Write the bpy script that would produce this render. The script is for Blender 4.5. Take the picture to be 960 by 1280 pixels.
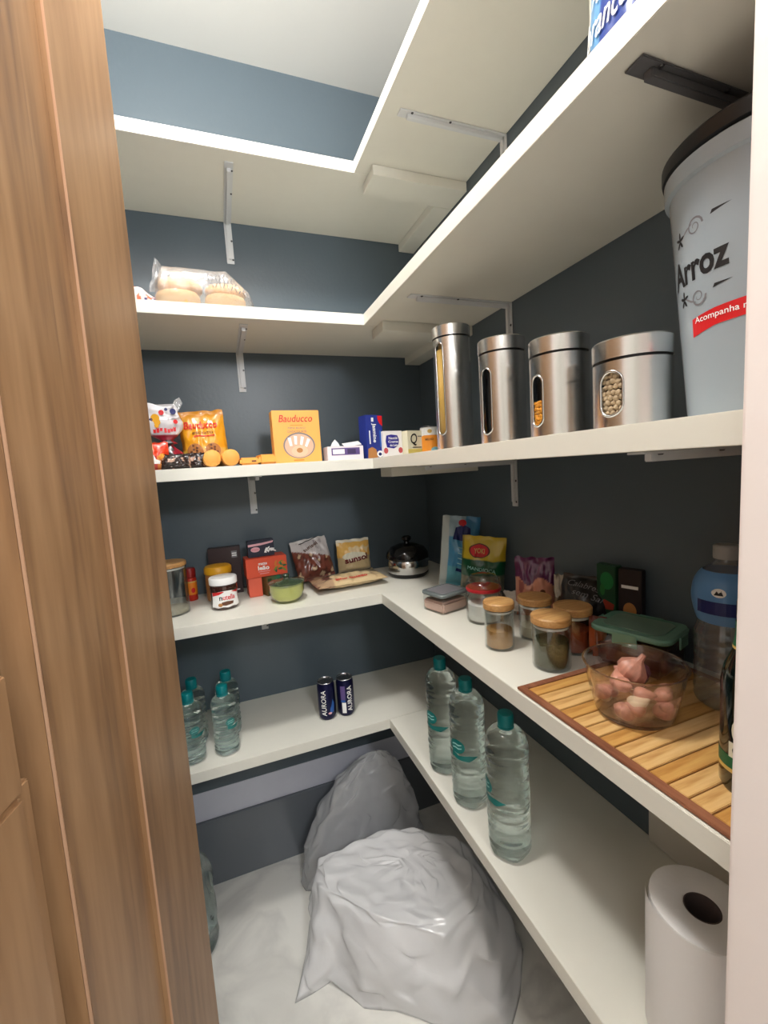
import bpy, bmesh, math, random
from mathutils import Vector, Matrix, noise
random.seed(7)
for o in list(bpy.data.objects): bpy.data.objects.remove(o, do_unlink=True)
SC = bpy.context.scene
COL = SC.collection
PI = math.pi
def R(a): return math.radians(a)
def lin(c):
    r = []
    for v in c:
        v /= 255.0
        r.append(v/12.92 if v <= .04045 else ((v+.055)/1.055)**2.4)
    return tuple(r)+(1.0,)

# ------------------------------------------------------------------ camera
CAM = Vector((-.7396, -1.5173, 1.3923)); YAW, PITCH, ROLL, FPX = .3537, -.1011, -.0633, 541.3
fw = Vector((math.sin(YAW)*math.cos(PITCH), math.cos(YAW)*math.cos(PITCH), math.sin(PITCH)))
rt0 = Vector((math.cos(YAW), -math.sin(YAW), 0)); up0 = rt0.cross(fw)
rt = math.cos(ROLL)*rt0+math.sin(ROLL)*up0; up = -math.sin(ROLL)*rt0+math.cos(ROLL)*up0
cd = bpy.data.cameras.new('camera'); cam = bpy.data.objects.new('camera', cd); COL.objects.link(cam)
cam.matrix_world = Matrix(((rt.x, up.x, -fw.x, CAM.x), (rt.y, up.y, -fw.y, CAM.y), (rt.z, up.z, -fw.z, CAM.z), (0, 0, 0, 1)))
cd.sensor_fit = 'VERTICAL'; cd.sensor_height = 36; cd.lens = FPX/1280*36; cd.clip_start = .01
SC.camera = cam
# ------------------------------------------------------------------ world, lights, exposure
w = bpy.data.worlds.new('world'); SC.world = w; w.use_nodes = True
w.node_tree.nodes['Background'].inputs[0].default_value = (.8, .85, .9, 1)
w.node_tree.nodes['Background'].inputs[1].default_value = .05
SC.view_settings.view_transform = 'Standard'; SC.view_settings.look = 'None'
SC.view_settings.gamma = 1; SC.view_settings.use_curve_mapping = False
SC.view_settings.exposure = 0.75
def area(name, loc, rot, size, power, col):
    l = bpy.data.lights.new(name, 'AREA'); l.shape = 'DISK'; l.size = size; l.energy = power; l.color = col
    o = bpy.data.objects.new(name, l); COL.objects.link(o); o.location = loc; o.rotation_euler = rot
    return o
pl = bpy.data.lights.new('pantry_ceiling_light', 'POINT'); pl.energy = 25; pl.color = (1, .985, .95); pl.shadow_soft_size = .075
po = bpy.data.objects.new('pantry_ceiling_light', pl); COL.objects.link(po); po.location = (-.82, -.88, 2.56)
hl = bpy.data.lights.new('hall_light', 'POINT'); hl.energy = 28; hl.color = (.93, .96, 1); hl.shadow_soft_size = .12
ho = bpy.data.objects.new('hall_light', hl); COL.objects.link(ho); ho.location = (-.43, -2.28, 2.02)
h2 = bpy.data.lights.new('jamb_fill_light', 'POINT'); h2.energy = 3.2; h2.color = (1, .97, .95); h2.shadow_soft_size = .12
h3 = bpy.data.objects.new('jamb_fill_light', h2); COL.objects.link(h3); h3.location = (-.95, -1.95, 2.1)  # added fill without a real lamp, brightens the right door jamb

# ------------------------------------------------------------------ materials
def new_mat(name):
    m = bpy.data.materials.new(name); m.use_nodes = True
    return m, m.node_tree, m.node_tree.nodes['Principled BSDF']
def mat(name, rgb, rough=.5, metal=0, trans=0, ior=1.45, var=0, vscale=20, bump=0, bscale=60, coat=0, sub=0, spec=.5, stretch=(1, 1, 1)):
    m, nt, b = new_mat(name)
    c = lin(rgb)
    b.inputs['Base Color'].default_value = c; b.inputs['Roughness'].default_value = rough; b.inputs['Metallic'].default_value = metal
    b.inputs['Transmission Weight'].default_value = trans; b.inputs['IOR'].default_value = ior
    b.inputs['Coat Weight'].default_value = coat; b.inputs['Specular IOR Level'].default_value = spec
    if sub: b.inputs['Subsurface Weight'].default_value = sub; b.inputs['Subsurface Scale'].default_value = .01
    if var or bump:
        tc = nt.nodes.new('ShaderNodeTexCoord'); mp = nt.nodes.new('ShaderNodeMapping'); mp.inputs['Scale'].default_value = stretch
        nt.links.new(tc.outputs['Object'], mp.inputs[0])
    if var:
        n = nt.nodes.new('ShaderNodeTexNoise'); n.inputs['Scale'].default_value = vscale; n.inputs['Detail'].default_value = 5
        mx = nt.nodes.new('ShaderNodeMix'); mx.data_type = 'RGBA'
        mx.inputs[6].default_value = tuple(min(1, x*(1-var)) for x in c[:3])+(1,); mx.inputs[7].default_value = tuple(min(1, x*(1+var)) for x in c[:3])+(1,)
        nt.links.new(mp.outputs[0], n.inputs[0]); nt.links.new(n.outputs[0], mx.inputs[0]); nt.links.new(mx.outputs[2], b.inputs['Base Color'])
    if bump:
        n2 = nt.nodes.new('ShaderNodeTexNoise'); n2.inputs['Scale'].default_value = bscale; n2.inputs['Detail'].default_value = 4
        bp = nt.nodes.new('ShaderNodeBump'); bp.inputs['Strength'].default_value = bump; bp.inputs['Distance'].default_value = .002
        nt.links.new(mp.outputs[0], n2.inputs[0]); nt.links.new(n2.outputs[0], bp.inputs['Height']); nt.links.new(bp.outputs[0], b.inputs['Normal'])
    return m
def clear_mat(name, rgb, rough=.03, body=0.0, body_rgb=(255, 255, 255), edge=1.0, base=.05, bump=0, bscale=40):
    """thin clear wall: transparent with a reflection that grows at grazing angles, and a milky share"""
    m, nt, b = new_mat(name)
    nt.nodes.remove(b); out = nt.nodes['Material Output']
    tr = nt.nodes.new('ShaderNodeBsdfTransparent'); tr.inputs[0].default_value = lin(rgb)
    gl = nt.nodes.new('ShaderNodeBsdfGlossy'); gl.inputs['Roughness'].default_value = rough
    lw = nt.nodes.new('ShaderNodeLayerWeight'); lw.inputs[0].default_value = .5
    p = nt.nodes.new('ShaderNodeMath'); p.operation = 'POWER'; p.inputs[1].default_value = 4.0
    a = nt.nodes.new('ShaderNodeMath'); a.operation = 'MULTIPLY_ADD'; a.inputs[1].default_value = edge*.8; a.inputs[2].default_value = base; a.use_clamp = True
    mx = nt.nodes.new('ShaderNodeMixShader')
    nt.links.new(lw.outputs['Facing'], p.inputs[0]); nt.links.new(p.outputs[0], a.inputs[0]); nt.links.new(a.outputs[0], mx.inputs[0])
    src = tr.outputs[0]
    if body:
        df = nt.nodes.new('ShaderNodeBsdfDiffuse'); df.inputs[0].default_value = lin(body_rgb)
        tl = nt.nodes.new('ShaderNodeBsdfTranslucent'); tl.inputs[0].default_value = lin(body_rgb)
        m1 = nt.nodes.new('ShaderNodeMixShader'); m1.inputs[0].default_value = .15
        nt.links.new(df.outputs[0], m1.inputs[1]); nt.links.new(tl.outputs[0], m1.inputs[2])
        m2 = nt.nodes.new('ShaderNodeMixShader'); m2.inputs[0].default_value = body
        nt.links.new(tr.outputs[0], m2.inputs[1]); nt.links.new(m1.outputs[0], m2.inputs[2]); src = m2.outputs[0]
    nt.links.new(src, mx.inputs[1]); nt.links.new(gl.outputs[0], mx.inputs[2]); nt.links.new(mx.outputs[0], out.inputs[0])
    if bump:
        if 'polythene' in name:
            n2 = nt.nodes.new('ShaderNodeTexVoronoi'); n2.feature = 'DISTANCE_TO_EDGE'; n2.inputs['Scale'].default_value = 9; n2.inputs['Detail'].default_value = 2; n2.inputs['Randomness'].default_value = 1
        else:
            n2 = nt.nodes.new('ShaderNodeTexNoise'); n2.inputs['Scale'].default_value = bscale; n2.inputs['Detail'].default_value = 5
        tc = nt.nodes.new('ShaderNodeTexCoord'); bp = nt.nodes.new('ShaderNodeBump'); bp.inputs['Strength'].default_value = bump; bp.inputs['Distance'].default_value = .01
        nt.links.new(tc.outputs['Object'], n2.inputs[0]); nt.links.new(n2.outputs[0], bp.inputs['Height'])
        nt.links.new(bp.outputs[0], gl.inputs['Normal']); 
        if body: nt.links.new(bp.outputs[0], df.inputs['Normal'])
    return m
def water_mat(name, rgb, ior=1.33):
    m, nt, b = new_mat(name)
    b.inputs['Base Color'].default_value = lin(rgb); b.inputs['Transmission Weight'].default_value = 1; b.inputs['Roughness'].default_value = .02; b.inputs['IOR'].default_value = ior
    tr = nt.nodes.new('ShaderNodeBsdfTransparent'); tr.inputs[0].default_value = lin(rgb)
    mx = nt.nodes.new('ShaderNodeMixShader'); mx.inputs[0].default_value = .16
    nt.links.new(b.outputs[0], mx.inputs[1]); nt.links.new(tr.outputs[0], mx.inputs[2]); nt.links.new(mx.outputs[0], nt.nodes['Material Output'].inputs[0])
    return m
def wood_mat(name, c1, c2, c3, scale=1.0, rough=.45, axis='z', rings=9):
    m, nt, b = new_mat(name)
    tc = nt.nodes.new('ShaderNodeTexCoord'); mp = nt.nodes.new('ShaderNodeMapping')
    s = {'z': (1, 1, .09), 'x': (.09, 1, 1), 'y': (1, .09, 1)}[axis]
    mp.inputs['Scale'].default_value = tuple(v*scale for v in s)
    n1 = nt.nodes.new('ShaderNodeTexNoise'); n1.inputs['Scale'].default_value = rings; n1.inputs['Detail'].default_value = 3; n1.inputs['Distortion'].default_value = .8
    n2 = nt.nodes.new('ShaderNodeTexNoise'); n2.inputs['Scale'].default_value = rings*14; n2.inputs['Detail'].default_value = 3
    wv = nt.nodes.new('ShaderNodeMath'); wv.operation = 'MULTIPLY'; wv.inputs[1].default_value = 30
    sn = nt.nodes.new('ShaderNodeMath'); sn.operation = 'SINE'
    mr = nt.nodes.new('ShaderNodeMapRange'); mr.inputs[1].default_value = -1; mr.inputs[2].default_value = 1
    mm = nt.nodes.new('ShaderNodeMath'); mm.operation = 'MULTIPLY_ADD'; mm.inputs[1].default_value = .35
    cr = nt.nodes.new('ShaderNodeValToRGB'); e = cr.color_ramp.elements
    e[0].position = .25; e[0].color = lin(c1); e[1].position = 1.0; e[1].color = lin(c3); k = e.new(.6); k.color = lin(c2)
    L = nt.links.new
    L(tc.outputs['Object'], mp.inputs[0]); L(mp.outputs[0], n1.inputs[0]); L(mp.outputs[0], n2.inputs[0])
    L(n1.outputs[0], wv.inputs[0]); L(wv.outputs[0], sn.inputs[0]); L(sn.outputs[0], mr.inputs[0])
    L(mr.outputs[0], mm.inputs[0]); L(n2.outputs[0], mm.inputs[2]); L(mm.outputs[0], cr.inputs[0]); L(cr.outputs[0], b.inputs['Base Color'])
    bp = nt.nodes.new('ShaderNodeBump'); bp.inputs['Strength'].default_value = .15; bp.inputs['Distance'].default_value = .001
    L(n2.outputs[0], bp.inputs['Height']); L(bp.outputs[0], b.inputs['Normal'])
    b.inputs['Roughness'].default_value = rough
    return m
def vc_mat(name, rough, coat=0, metal=0, bump=0):
    m, nt, b = new_mat(name)
    a = nt.nodes.new('ShaderNodeAttribute'); a.attribute_name = 'Col'
    nt.links.new(a.outputs['Color'], b.inputs['Base Color'])
    b.inputs['Roughness'].default_value = rough; b.inputs['Coat Weight'].default_value = coat; b.inputs['Metallic'].default_value = metal
    return m
def metal_brushed():
    m, nt, b = new_mat('brushed_steel')
    b.inputs['Base Color'].default_value = (.80, .80, .79, 1); b.inputs['Metallic'].default_value = 1
    b.inputs['Roughness'].default_value = .3; b.inputs['Anisotropic'].default_value = .75
    tg = nt.nodes.new('ShaderNodeTangent'); tg.direction_type = 'RADIAL'; tg.axis = 'Z'; nt.links.new(tg.outputs[0], b.inputs['Tangent'])
    tc = nt.nodes.new('ShaderNodeTexCoord'); mp = nt.nodes.new('ShaderNodeMapping'); mp.inputs['Scale'].default_value = (6, 6, 700)
    n = nt.nodes.new('ShaderNodeTexNoise'); n.inputs['Scale'].default_value = 2
    mr = nt.nodes.new('ShaderNodeMapRange'); mr.inputs[3].default_value = .15; mr.inputs[4].default_value = .30
    nt.links.new(tc.outputs['Object'], mp.inputs[0]); nt.links.new(mp.outputs[0], n.inputs[0]); nt.links.new(n.outputs[0], mr.inputs[0]); nt.links.new(mr.outputs[0], b.inputs['Roughness'])
    return m
def floor_mat():
    m, nt, b = new_mat('porcelain_floor')
    tc = nt.nodes.new('ShaderNodeTexCoord')
    n = nt.nodes.new('ShaderNodeTexNoise'); n.inputs['Scale'].default_value = 2.2; n.inputs['Detail'].default_value = 6; n.inputs['Distortion'].default_value = 1.6
    cr = nt.nodes.new('ShaderNodeValToRGB'); e = cr.color_ramp.elements
    e[0].position = .42; e[0].color = lin((240, 238, 231)); e[1].position = .6; e[1].color = lin((240, 238, 231)); k = e.new(.5); k.color = lin((222, 220, 214))
    nt.links.new(tc.outputs['Object'], n.inputs[0]); nt.links.new(n.outputs[0], cr.inputs[0]); nt.links.new(cr.outputs[0], b.inputs['Base Color'])
    b.inputs['Roughness'].default_value = .18
    return m

M = dict(
    wall=mat('slate_blue_paint', (84, 96, 104), .34, var=.05, vscale=3, bump=.15, bscale=90),
    ceil=mat('white_ceiling_paint', (226, 225, 222), .8, var=.02, vscale=4),
    hall=mat('hall_cream_paint', (222, 218, 208), .8, var=.02),
    pink=mat('pinkish_white_gloss_paint', (240, 230, 226), .35, var=.03, vscale=8, bump=.4, bscale=30),
    board=mat('white_melamine', (226, 224, 213), .38, var=.02, vscale=30, bump=.05, bscale=300),
    panel=mat('cream_panel', (205, 202, 192), .5, var=.02),
    tile=mat('grey_skirting_tile', (105, 110, 116), .22, var=.06, vscale=3),
    white_metal=mat('white_painted_metal', (215, 217, 218), .35),
    dark_metal=mat('grey_steel_screw', (90, 90, 92), .4, 1),
    floor=floor_mat(), door=wood_mat('oak_door', (124, 92, 66), (158, 120, 84), (176, 138, 100), .8, .42, 'z', 6),
    bamboo=wood_mat('bamboo_slat', (190, 140, 80), (214, 170, 108), (228, 190, 130), 2.0, .4, 'x', 9),
    bamboo2=wood_mat('amber_bamboo_slat', (176, 122, 58), (198, 146, 78), (212, 166, 96), 2.0, .4, 'x', 9),
    matframe=wood_mat('brown_mat_border', (112, 66, 44), (136, 84, 58), (150, 98, 70), 2.0, .5, 'y', 9),
    lid=wood_mat('acacia_lid', (160, 112, 64), (190, 142, 86), (208, 164, 106), 3.0, .45, 'x', 9),
    steel=metal_brushed(), chrome=mat('polished_steel', (200, 200, 200), .12, 1),
    glass=clear_mat('clear_glass', (250, 252, 251), .03, base=.085, edge=1.1),
    glassg=clear_mat('green_glass', (244, 248, 226), .03, base=.09),
    film=clear_mat('clear_plastic_film', (250, 250, 250), .12, body=.20, base=.13, bump=.6, bscale=60),
    milk=clear_mat('frosted_plastic', (225, 232, 236), .25, body=.62, body_rgb=(196, 208, 216), base=.05),
    poly=clear_mat('translucent_polythene', (246, 247, 248), .25, body=.86, body_rgb=(253, 253, 254), base=.07, edge=.6, bump=.35, bscale=25),
    poly2=clear_mat('thin_polythene', (246, 247, 248), .22, body=.50, body_rgb=(250, 251, 253), base=.08, edge=.8, bump=.4, bscale=25),
    pet=water_mat('water_in_clear_plastic', (240, 251, 250)), petc=clear_mat('clear_bottle_plastic', (235, 242, 246), .05, body=.06, base=.09),
    teal=mat('teal_plastic', (0, 118, 122), .35), tealp=mat('teal_print', (6, 112, 108), .4), tealw=mat('pale_teal_print', (170, 220, 215), .5),
    white=mat('white_plastic', (232, 232, 230), .35), black=mat('black_plastic', (14, 14, 16), .4), paper=mat('white_paper', (236, 234, 232), .85, bump=.2, bscale=80),
    red=mat('red_print', (205, 30, 34), .4), navy=mat('navy_print', (24, 34, 96), .4), whitep=mat('white_print', (240, 240, 238), .5), blackp=mat('black_print', (22, 20, 22), .5),
    orange=mat('orange_print', (238, 150, 50), .45), gold=mat('gold_print', (212, 176, 96), .4), brownp=mat('brown_print', (96, 56, 34), .5), purple=mat('purple_print', (92, 72, 128), .5),
    greenp=mat('green_print', (24, 96, 60), .45), pinkp=mat('pink_print', (226, 170, 178), .5), greyp=mat('grey_print', (120, 118, 122), .5), bluep=mat('blue_print', (38, 92, 170), .45),
    foil=vc_mat('printed_foil', .28, .3), card=vc_mat('printed_card', .5), wrap=vc_mat('printed_matt_wrap', .42),
    choc=mat('hazelnut_spread', (58, 30, 22), .35), sugar=mat('white_sugar', (236, 234, 232), .9, bump=.8, bscale=500), tan=mat('tan_spice_powder', (186, 140, 84), .9, var=.15, bump=.6, bscale=300),
    herb=mat('dried_green_herbs', (84, 86, 56), .9, var=.5, vscale=350, bump=1, bscale=350), paprika=mat('orange_red_paprika', (164, 70, 34), .9, var=.2, bump=.5, bscale=300),
    pale=mat('pale_seasoning', (178, 168, 146), .9, var=.25, vscale=200), flour=mat('pinkish_flour', (206, 172, 158), .9, var=.08), lime=mat('pale_green_sweetener', (234, 226, 172), .8, var=.06),
    meat=mat('dark_red_cured_food', (96, 44, 36), .5, var=.5, vscale=40), greylid=mat('smoky_grey_lid', (110, 118, 118), .25), greenin=mat('translucent_green_panel', (104, 132, 116), .3), greenlid=clear_mat('sea_green_lid', (170, 206, 192), .2, body=.85, body_rgb=(128, 176, 156), base=.06),
    redseal=mat('red_rubber_seal', (176, 34, 42), .4), yellow=mat('yellow_plastic_lid', (222, 160, 30), .4), peanut=mat('peanut_spread', (176, 120, 66), .5),
    pasta=mat('yellow_pasta', (212, 172, 88), .5, var=.1), corn=mat('popcorn_kernel', (232, 160, 50), .4, var=.15, vscale=90), bean=mat('beige_chickpea', (196, 172, 142), .55, var=.12, vscale=120), dark=mat('dark_interior', (22, 18, 16), .6),
    garlic=mat('pinkish_garlic_skin', (196, 138, 118), .38, var=.45, vscale=90, stretch=(2, 2, .4)), garlic2=mat('cream_garlic_flesh', (226, 206, 170), .4, var=.1), root=mat('garlic_root', (150, 120, 90), .8),
    bread=mat('baked_roll_crust', (222, 178, 122), .6, var=.15, vscale=18, bump=.3), oil=mat('dark_green_glass', (10, 18, 14), .08, coat=.5), cream=mat('cream_label', (220, 214, 190), .5),
    candark=mat('dark_blue_can', (24, 26, 66), .3, .6), silver=mat('silver_can_rim', (190, 190, 195), .25, 1), lamp=None,
    bracket_grey=mat('dark_grey_bracket', (92, 92, 94), .5),
    bowlglass=water_mat('thick_bowl_glass', (250, 244, 246), 1.45),
    lidglass=clear_mat('dull_green_lid_glass', (190, 206, 180), .05, body=.35, body_rgb=(96, 116, 92), base=.12),
    redb=mat('red_sauce_bottle', (190, 44, 26), .35), orangelab=mat('orange_label', (228, 130, 36), .4), potblack=mat('gloss_black_lid', (14, 14, 16), .12),
)
lm, nt, b = new_mat('lamp_diffuser'); b.inputs['Emission Color'].default_value = (1, .97, .9, 1); b.inputs['Emission Strength'].default_value = 3; M['lamp'] = lm; M['edge_hl'] = mat('pale_edge_highlight', (196, 156, 126), .4)

# ------------------------------------------------------------------ object helpers
def tag(o, label=None, cat=None, group=None, kind=None):
    if label: o['label'] = label
    if cat: o['category'] = cat
    if group: o['group'] = group
    if kind: o['kind'] = kind
    return o
def thing(name, label, cat, loc=(0, 0, 0), rotz=0, group=None):
    o = bpy.data.objects.new(name, None); COL.objects.link(o); o.empty_display_size = .02
    o.location = loc; o.rotation_euler = (0, 0, rotz)
    return tag(o, label, cat, group)
def link(name, me, m, parent=None, smooth=False, loc=None, rot=None):
    if m is not None and len(me.materials) == 0: me.materials.append(m)
    if smooth: me.polygons.foreach_set('use_smooth', [True]*len(me.polygons))
    o = bpy.data.objects.new(name, me); COL.objects.link(o)
    if parent: o.parent = parent
    if loc is not None: o.location = loc
    if rot is not None: o.rotation_euler = rot
    return o
def obj(name, bm, m, parent=None, smooth=False, loc=None, rot=None):
    bmesh.ops.recalc_face_normals(bm, faces=bm.faces)
    me = bpy.data.meshes.new(name); bm.to_mesh(me); bm.free()
    return link(name, me, m, parent, smooth, loc, rot)
def pyd(name, vs, fs, m, parent=None, smooth=False, loc=None, rot=None):
    me = bpy.data.meshes.new(name); me.from_pydata([tuple(v) for v in vs], [], fs); me.update()
    return link(name, me, m, parent, smooth, loc, rot)
def bx(bm, x0, x1, y0, y1, z0, z1, bev=0, mtx=None):
    b2 = bmesh.new(); bmesh.ops.create_cube(b2, size=1)
    for v in b2.verts: v.co = Vector((x0+(v.co.x+.5)*(x1-x0), y0+(v.co.y+.5)*(y1-y0), z0+(v.co.z+.5)*(z1-z0)))
    if bev: bmesh.ops.bevel(b2, geom=b2.edges[:], offset=bev, segments=2, affect='EDGES')
    if mtx: bmesh.ops.transform(b2, matrix=mtx, verts=b2.verts)
    me = bpy.data.meshes.new('t'); b2.to_mesh(me); b2.free(); bm.from_mesh(me); bpy.data.meshes.remove(me)
def box(name, x0, x1, y0, y1, z0, z1, m, parent=None, bev=.001, loc=None, rot=None):
    bm = bmesh.new(); bx(bm, x0, x1, y0, y1, z0, z1, bev); return obj(name, bm, m, parent, False, loc, rot)
def rrect(bm, hx, hy, z0, z1, r, b=.0015, n=6):
    rings = []
    for (ins, z) in ((b, z0), (0, z0+b), (0, z1-b), (b, z1)):
        pts = []
        for q, (sx, sy) in enumerate(((1, 1), (-1, 1), (-1, -1), (1, -1))):
            for k in range(n+1):
                a = q*PI/2+k/n*PI/2; pts.append(bm.verts.new((sx*(hx-r)+(r-ins)*math.cos(a), sy*(hy-r)+(r-ins)*math.sin(a), z)))
        rings.append(pts)
    N = len(rings[0])
    for p, q in zip(rings, rings[1:]):
        for i in range(N): bm.faces.new((p[i], p[(i+1) % N], q[(i+1) % N], q[i]))
    bm.faces.new(tuple(reversed(rings[0]))); bm.faces.new(rings[-1])
def lathe(prof, n=32, rmod=None, cap=True):
    vs, fs = [], []
    for (r, z) in prof:
        for i in range(n):
            a = 2*PI*i/n; rr = r*(rmod(a, z) if rmod else 1)
            vs.append((rr*math.cos(a), rr*math.sin(a), z))
    for k in range(len(prof)-1):
        for i in range(n):
            j = (i+1) % n; fs.append((k*n+i, k*n+j, (k+1)*n+j, (k+1)*n+i))
    if cap:
        if prof[0][0] > 1e-5: fs.append(tuple(reversed(range(n))))
        if prof[-1][0] > 1e-5: fs.append(tuple((len(prof)-1)*n+i for i in range(n)))
    return vs, fs
def lobj(name, prof, m, parent=None, n=32, rmod=None, smooth=True, loc=None, rot=None, cap=True):
    vs, fs = lathe(prof, n, rmod, cap)
    o = pyd(name, vs, fs, m, parent, False, loc, rot)
    if smooth: shade(o)
    return o
def shade(o, ang=40):
    me = o.data; bm = bmesh.new(); bm.from_mesh(me); a = R(ang)
    for f in bm.faces: f.smooth = True
    for e in bm.edges:
        if len(e.link_faces) == 2 and e.calc_face_angle(0) > a: e.smooth = False
    bm.to_mesh(me); bm.free()
def rounded(h, r, b=.004, z0=0):
    return [(r-b, z0), (r-b*.3, z0+b*.3), (r, z0+b), (r, z0+h-b), (r-b*.3, z0+h-b*.3), (r-b, z0+h)]
# surface maps for prints: f(s, t, lift) -> point
def plan(o, ex, ey):
    o, ex, ey = Vector(o), Vector(ex).normalized(), Vector(ey).normalized(); n = ex.cross(ey)
    return lambda s, t, l: o+ex*s+ey*t+n*l
def cyl(Rad, phi0, z0=0, rf=None):
    def f(s, t, l):
        r = rf(t) if rf else Rad
        a = phi0+s/Rad
        return Vector(((r+l)*math.cos(a), (r+l)*math.sin(a), z0+t))
    return f
_tc = {}
def text2d(s, bold=0.0):
    k = (s, bold)
    if k not in _tc:
        cu = bpy.data.curves.new('t', 'FONT'); cu.body = s; cu.size = 1; cu.offset = bold; cu.resolution_u = 3
        o = bpy.data.objects.new('t', cu); COL.objects.link(o)
        dg = bpy.context.evaluated_depsgraph_get(); me = bpy.data.meshes.new_from_object(o.evaluated_get(dg))
        vs = [v.co.copy() for v in me.vertices]; fs = [tuple(p.vertices) for p in me.polygons]
        bpy.data.objects.remove(o); bpy.data.curves.remove(cu); bpy.data.meshes.remove(me)
        x0 = min(v.x for v in vs); x1 = max(v.x for v in vs); y0 = min(v.y for v in vs); y1 = max(v.y for v in vs)
        _tc[k] = ([((v.x-(x0+x1)/2), (v.y-(y0+y1)/2)) for v in vs], fs, x1-x0, y1-y0)
    return _tc[k]
def flat(name, pts, fs, fmap, m, parent, lift=.0004, cut=.006, rot=0, at=(0, 0)):
    bm = bmesh.new(); bv = [bm.verts.new((p[0], p[1], 0)) for p in pts]
    for f in fs:
        try: bm.faces.new([bv[i] for i in f])
        except ValueError: pass
    if rot: bmesh.ops.rotate(bm, verts=bm.verts, matrix=Matrix.Rotation(rot, 3, 'Z'))
    bmesh.ops.triangulate(bm, faces=bm.faces)
    if cut:
        for ax in (0, 1):
            lo = min(v.co[ax] for v in bm.verts); hi = max(v.co[ax] for v in bm.verts); n = int((hi-lo)/cut)
            for i in range(1, min(n, 24)+1):
                p = [0, 0, 0]; p[ax] = lo+(hi-lo)*i/(min(n, 24)+1); q = [0, 0, 0]; q[ax] = 1
                bmesh.ops.bisect_plane(bm, geom=bm.verts[:]+bm.edges[:]+bm.faces[:], plane_co=p, plane_no=q)
    for v in bm.verts: v.co = fmap(v.co.x+at[0], v.co.y+at[1], lift)
    me = bpy.data.meshes.new(name); bm.to_mesh(me); bm.free()
    return link(name, me, m, parent)
def text(s, fmap, at, width, m, parent, height=None, rot=0, shear=0, bold=0.0, lift=.0006, cut=.006, name='lettering', arc=0):
    p, f, w_, h_ = text2d(s, bold); k = width/w_; ky = height/h_ if height else k
    pts = [(x*k+shear*y*ky, y*ky+arc*(x*k)**2) for x, y in p]
    return flat(name, pts, f, fmap, m, parent, lift, cut, rot, at)
def blob(fmap, at, pts, m, parent, lift=.0003, cut=.006, name='print', rot=0):
    return flat(name, pts, [tuple(range(len(pts)))], fmap, m, parent, lift, cut, rot, at)
def ell(a, b, n=20): return [(a*math.cos(2*PI*i/n), b*math.sin(2*PI*i/n)) for i in range(n)]
def rec(w_, h_): return [(-w_/2, -h_/2), (w_/2, -h_/2), (w_/2, h_/2), (-w_/2, h_/2)]

def setcol(me, cols):
    a = me.color_attributes.new('Col', 'FLOAT_COLOR', 'POINT')
    fl = []
    for c in cols: fl.extend(c)
    a.data.foreach_set('color', fl)
def pillow(name, w_, h_, d, colf, m, parent, seed=0, nu=36, nv=44, crum=.006, fin=.06, base=.6, pinch=0.0, loc=None, rot=None):
    """standing pillow pack, front face towards -y; colf(u, v, front) -> rgb; returns object and the map of its front"""
    def surf(u, v, side):
        e = max(0.0, 1-abs(u)**2.6)**.6
        vv = (v-fin)/(1-2*fin); vv = min(1, max(0, vv))
        prof = min(1, (vv/.16))**.5*min(1, ((1-vv)/.5))**.75 if base else math.sin(PI*vv)**.6
        t = d/2*e*prof
        nz = noise.noise(Vector((u*2.2+seed*3.1, v*3.1, side*5.0+seed)))*.7+noise.noise(Vector((u*6+seed, v*7, side*3.0)))*.5
        t += crum*nz*min(1, e*2)*min(1, vv*4)*min(1, (1-vv)*4)
        x = w_/2*u*(1-pinch*math.sin(PI*v)-.03*e*prof)+crum*.3*noise.noise(Vector((seed, v*6, u)))
        z = h_*v+crum*.5*noise.noise(Vector((u*3, seed+9, v*2)))*(1 if v > .5 else 0)
        wav = crum*.5*math.sin(u*7+seed)*(1 if (v > .9) else 0)*abs(v-.9)*10
        return Vector((x, side*max(t, .0004)+wav, max(z, 0)))
    vs, fs, cs = [], [], []
    for side in (-1, 1):
        o = len(vs)
        for j in range(nv+1):
            for i in range(nu+1):
                u = -1+2*i/nu; v = j/nv
                vs.append(surf(u, v, side)); cs.append(lin(colf(u, v, side < 0)))
        for j in range(nv):
            for i in range(nu):
                a = o+j*(nu+1)+i; q = (a, a+1, a+nu+2, a+nu+1)
                fs.append(q if side < 0 else tuple(reversed(q)))
    ob = pyd(name, vs, fs, m, parent, True, loc, rot); setcol(ob.data, cs)
    def fm(s, t, l):
        p = surf(max(-1, min(1, s/(w_/2))), max(0, min(1, t/h_)), -1)
        q = p+Vector((0, -l-.0006, 0))
        if loc is not None or rot is not None:
            mt = Matrix.Translation(loc or (0, 0, 0)) @ (Matrix.Identity(4) if rot is None else __import__('mathutils').Euler(rot).to_matrix().to_4x4())
            q = mt @ q
        return q
    return ob, fm

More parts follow.
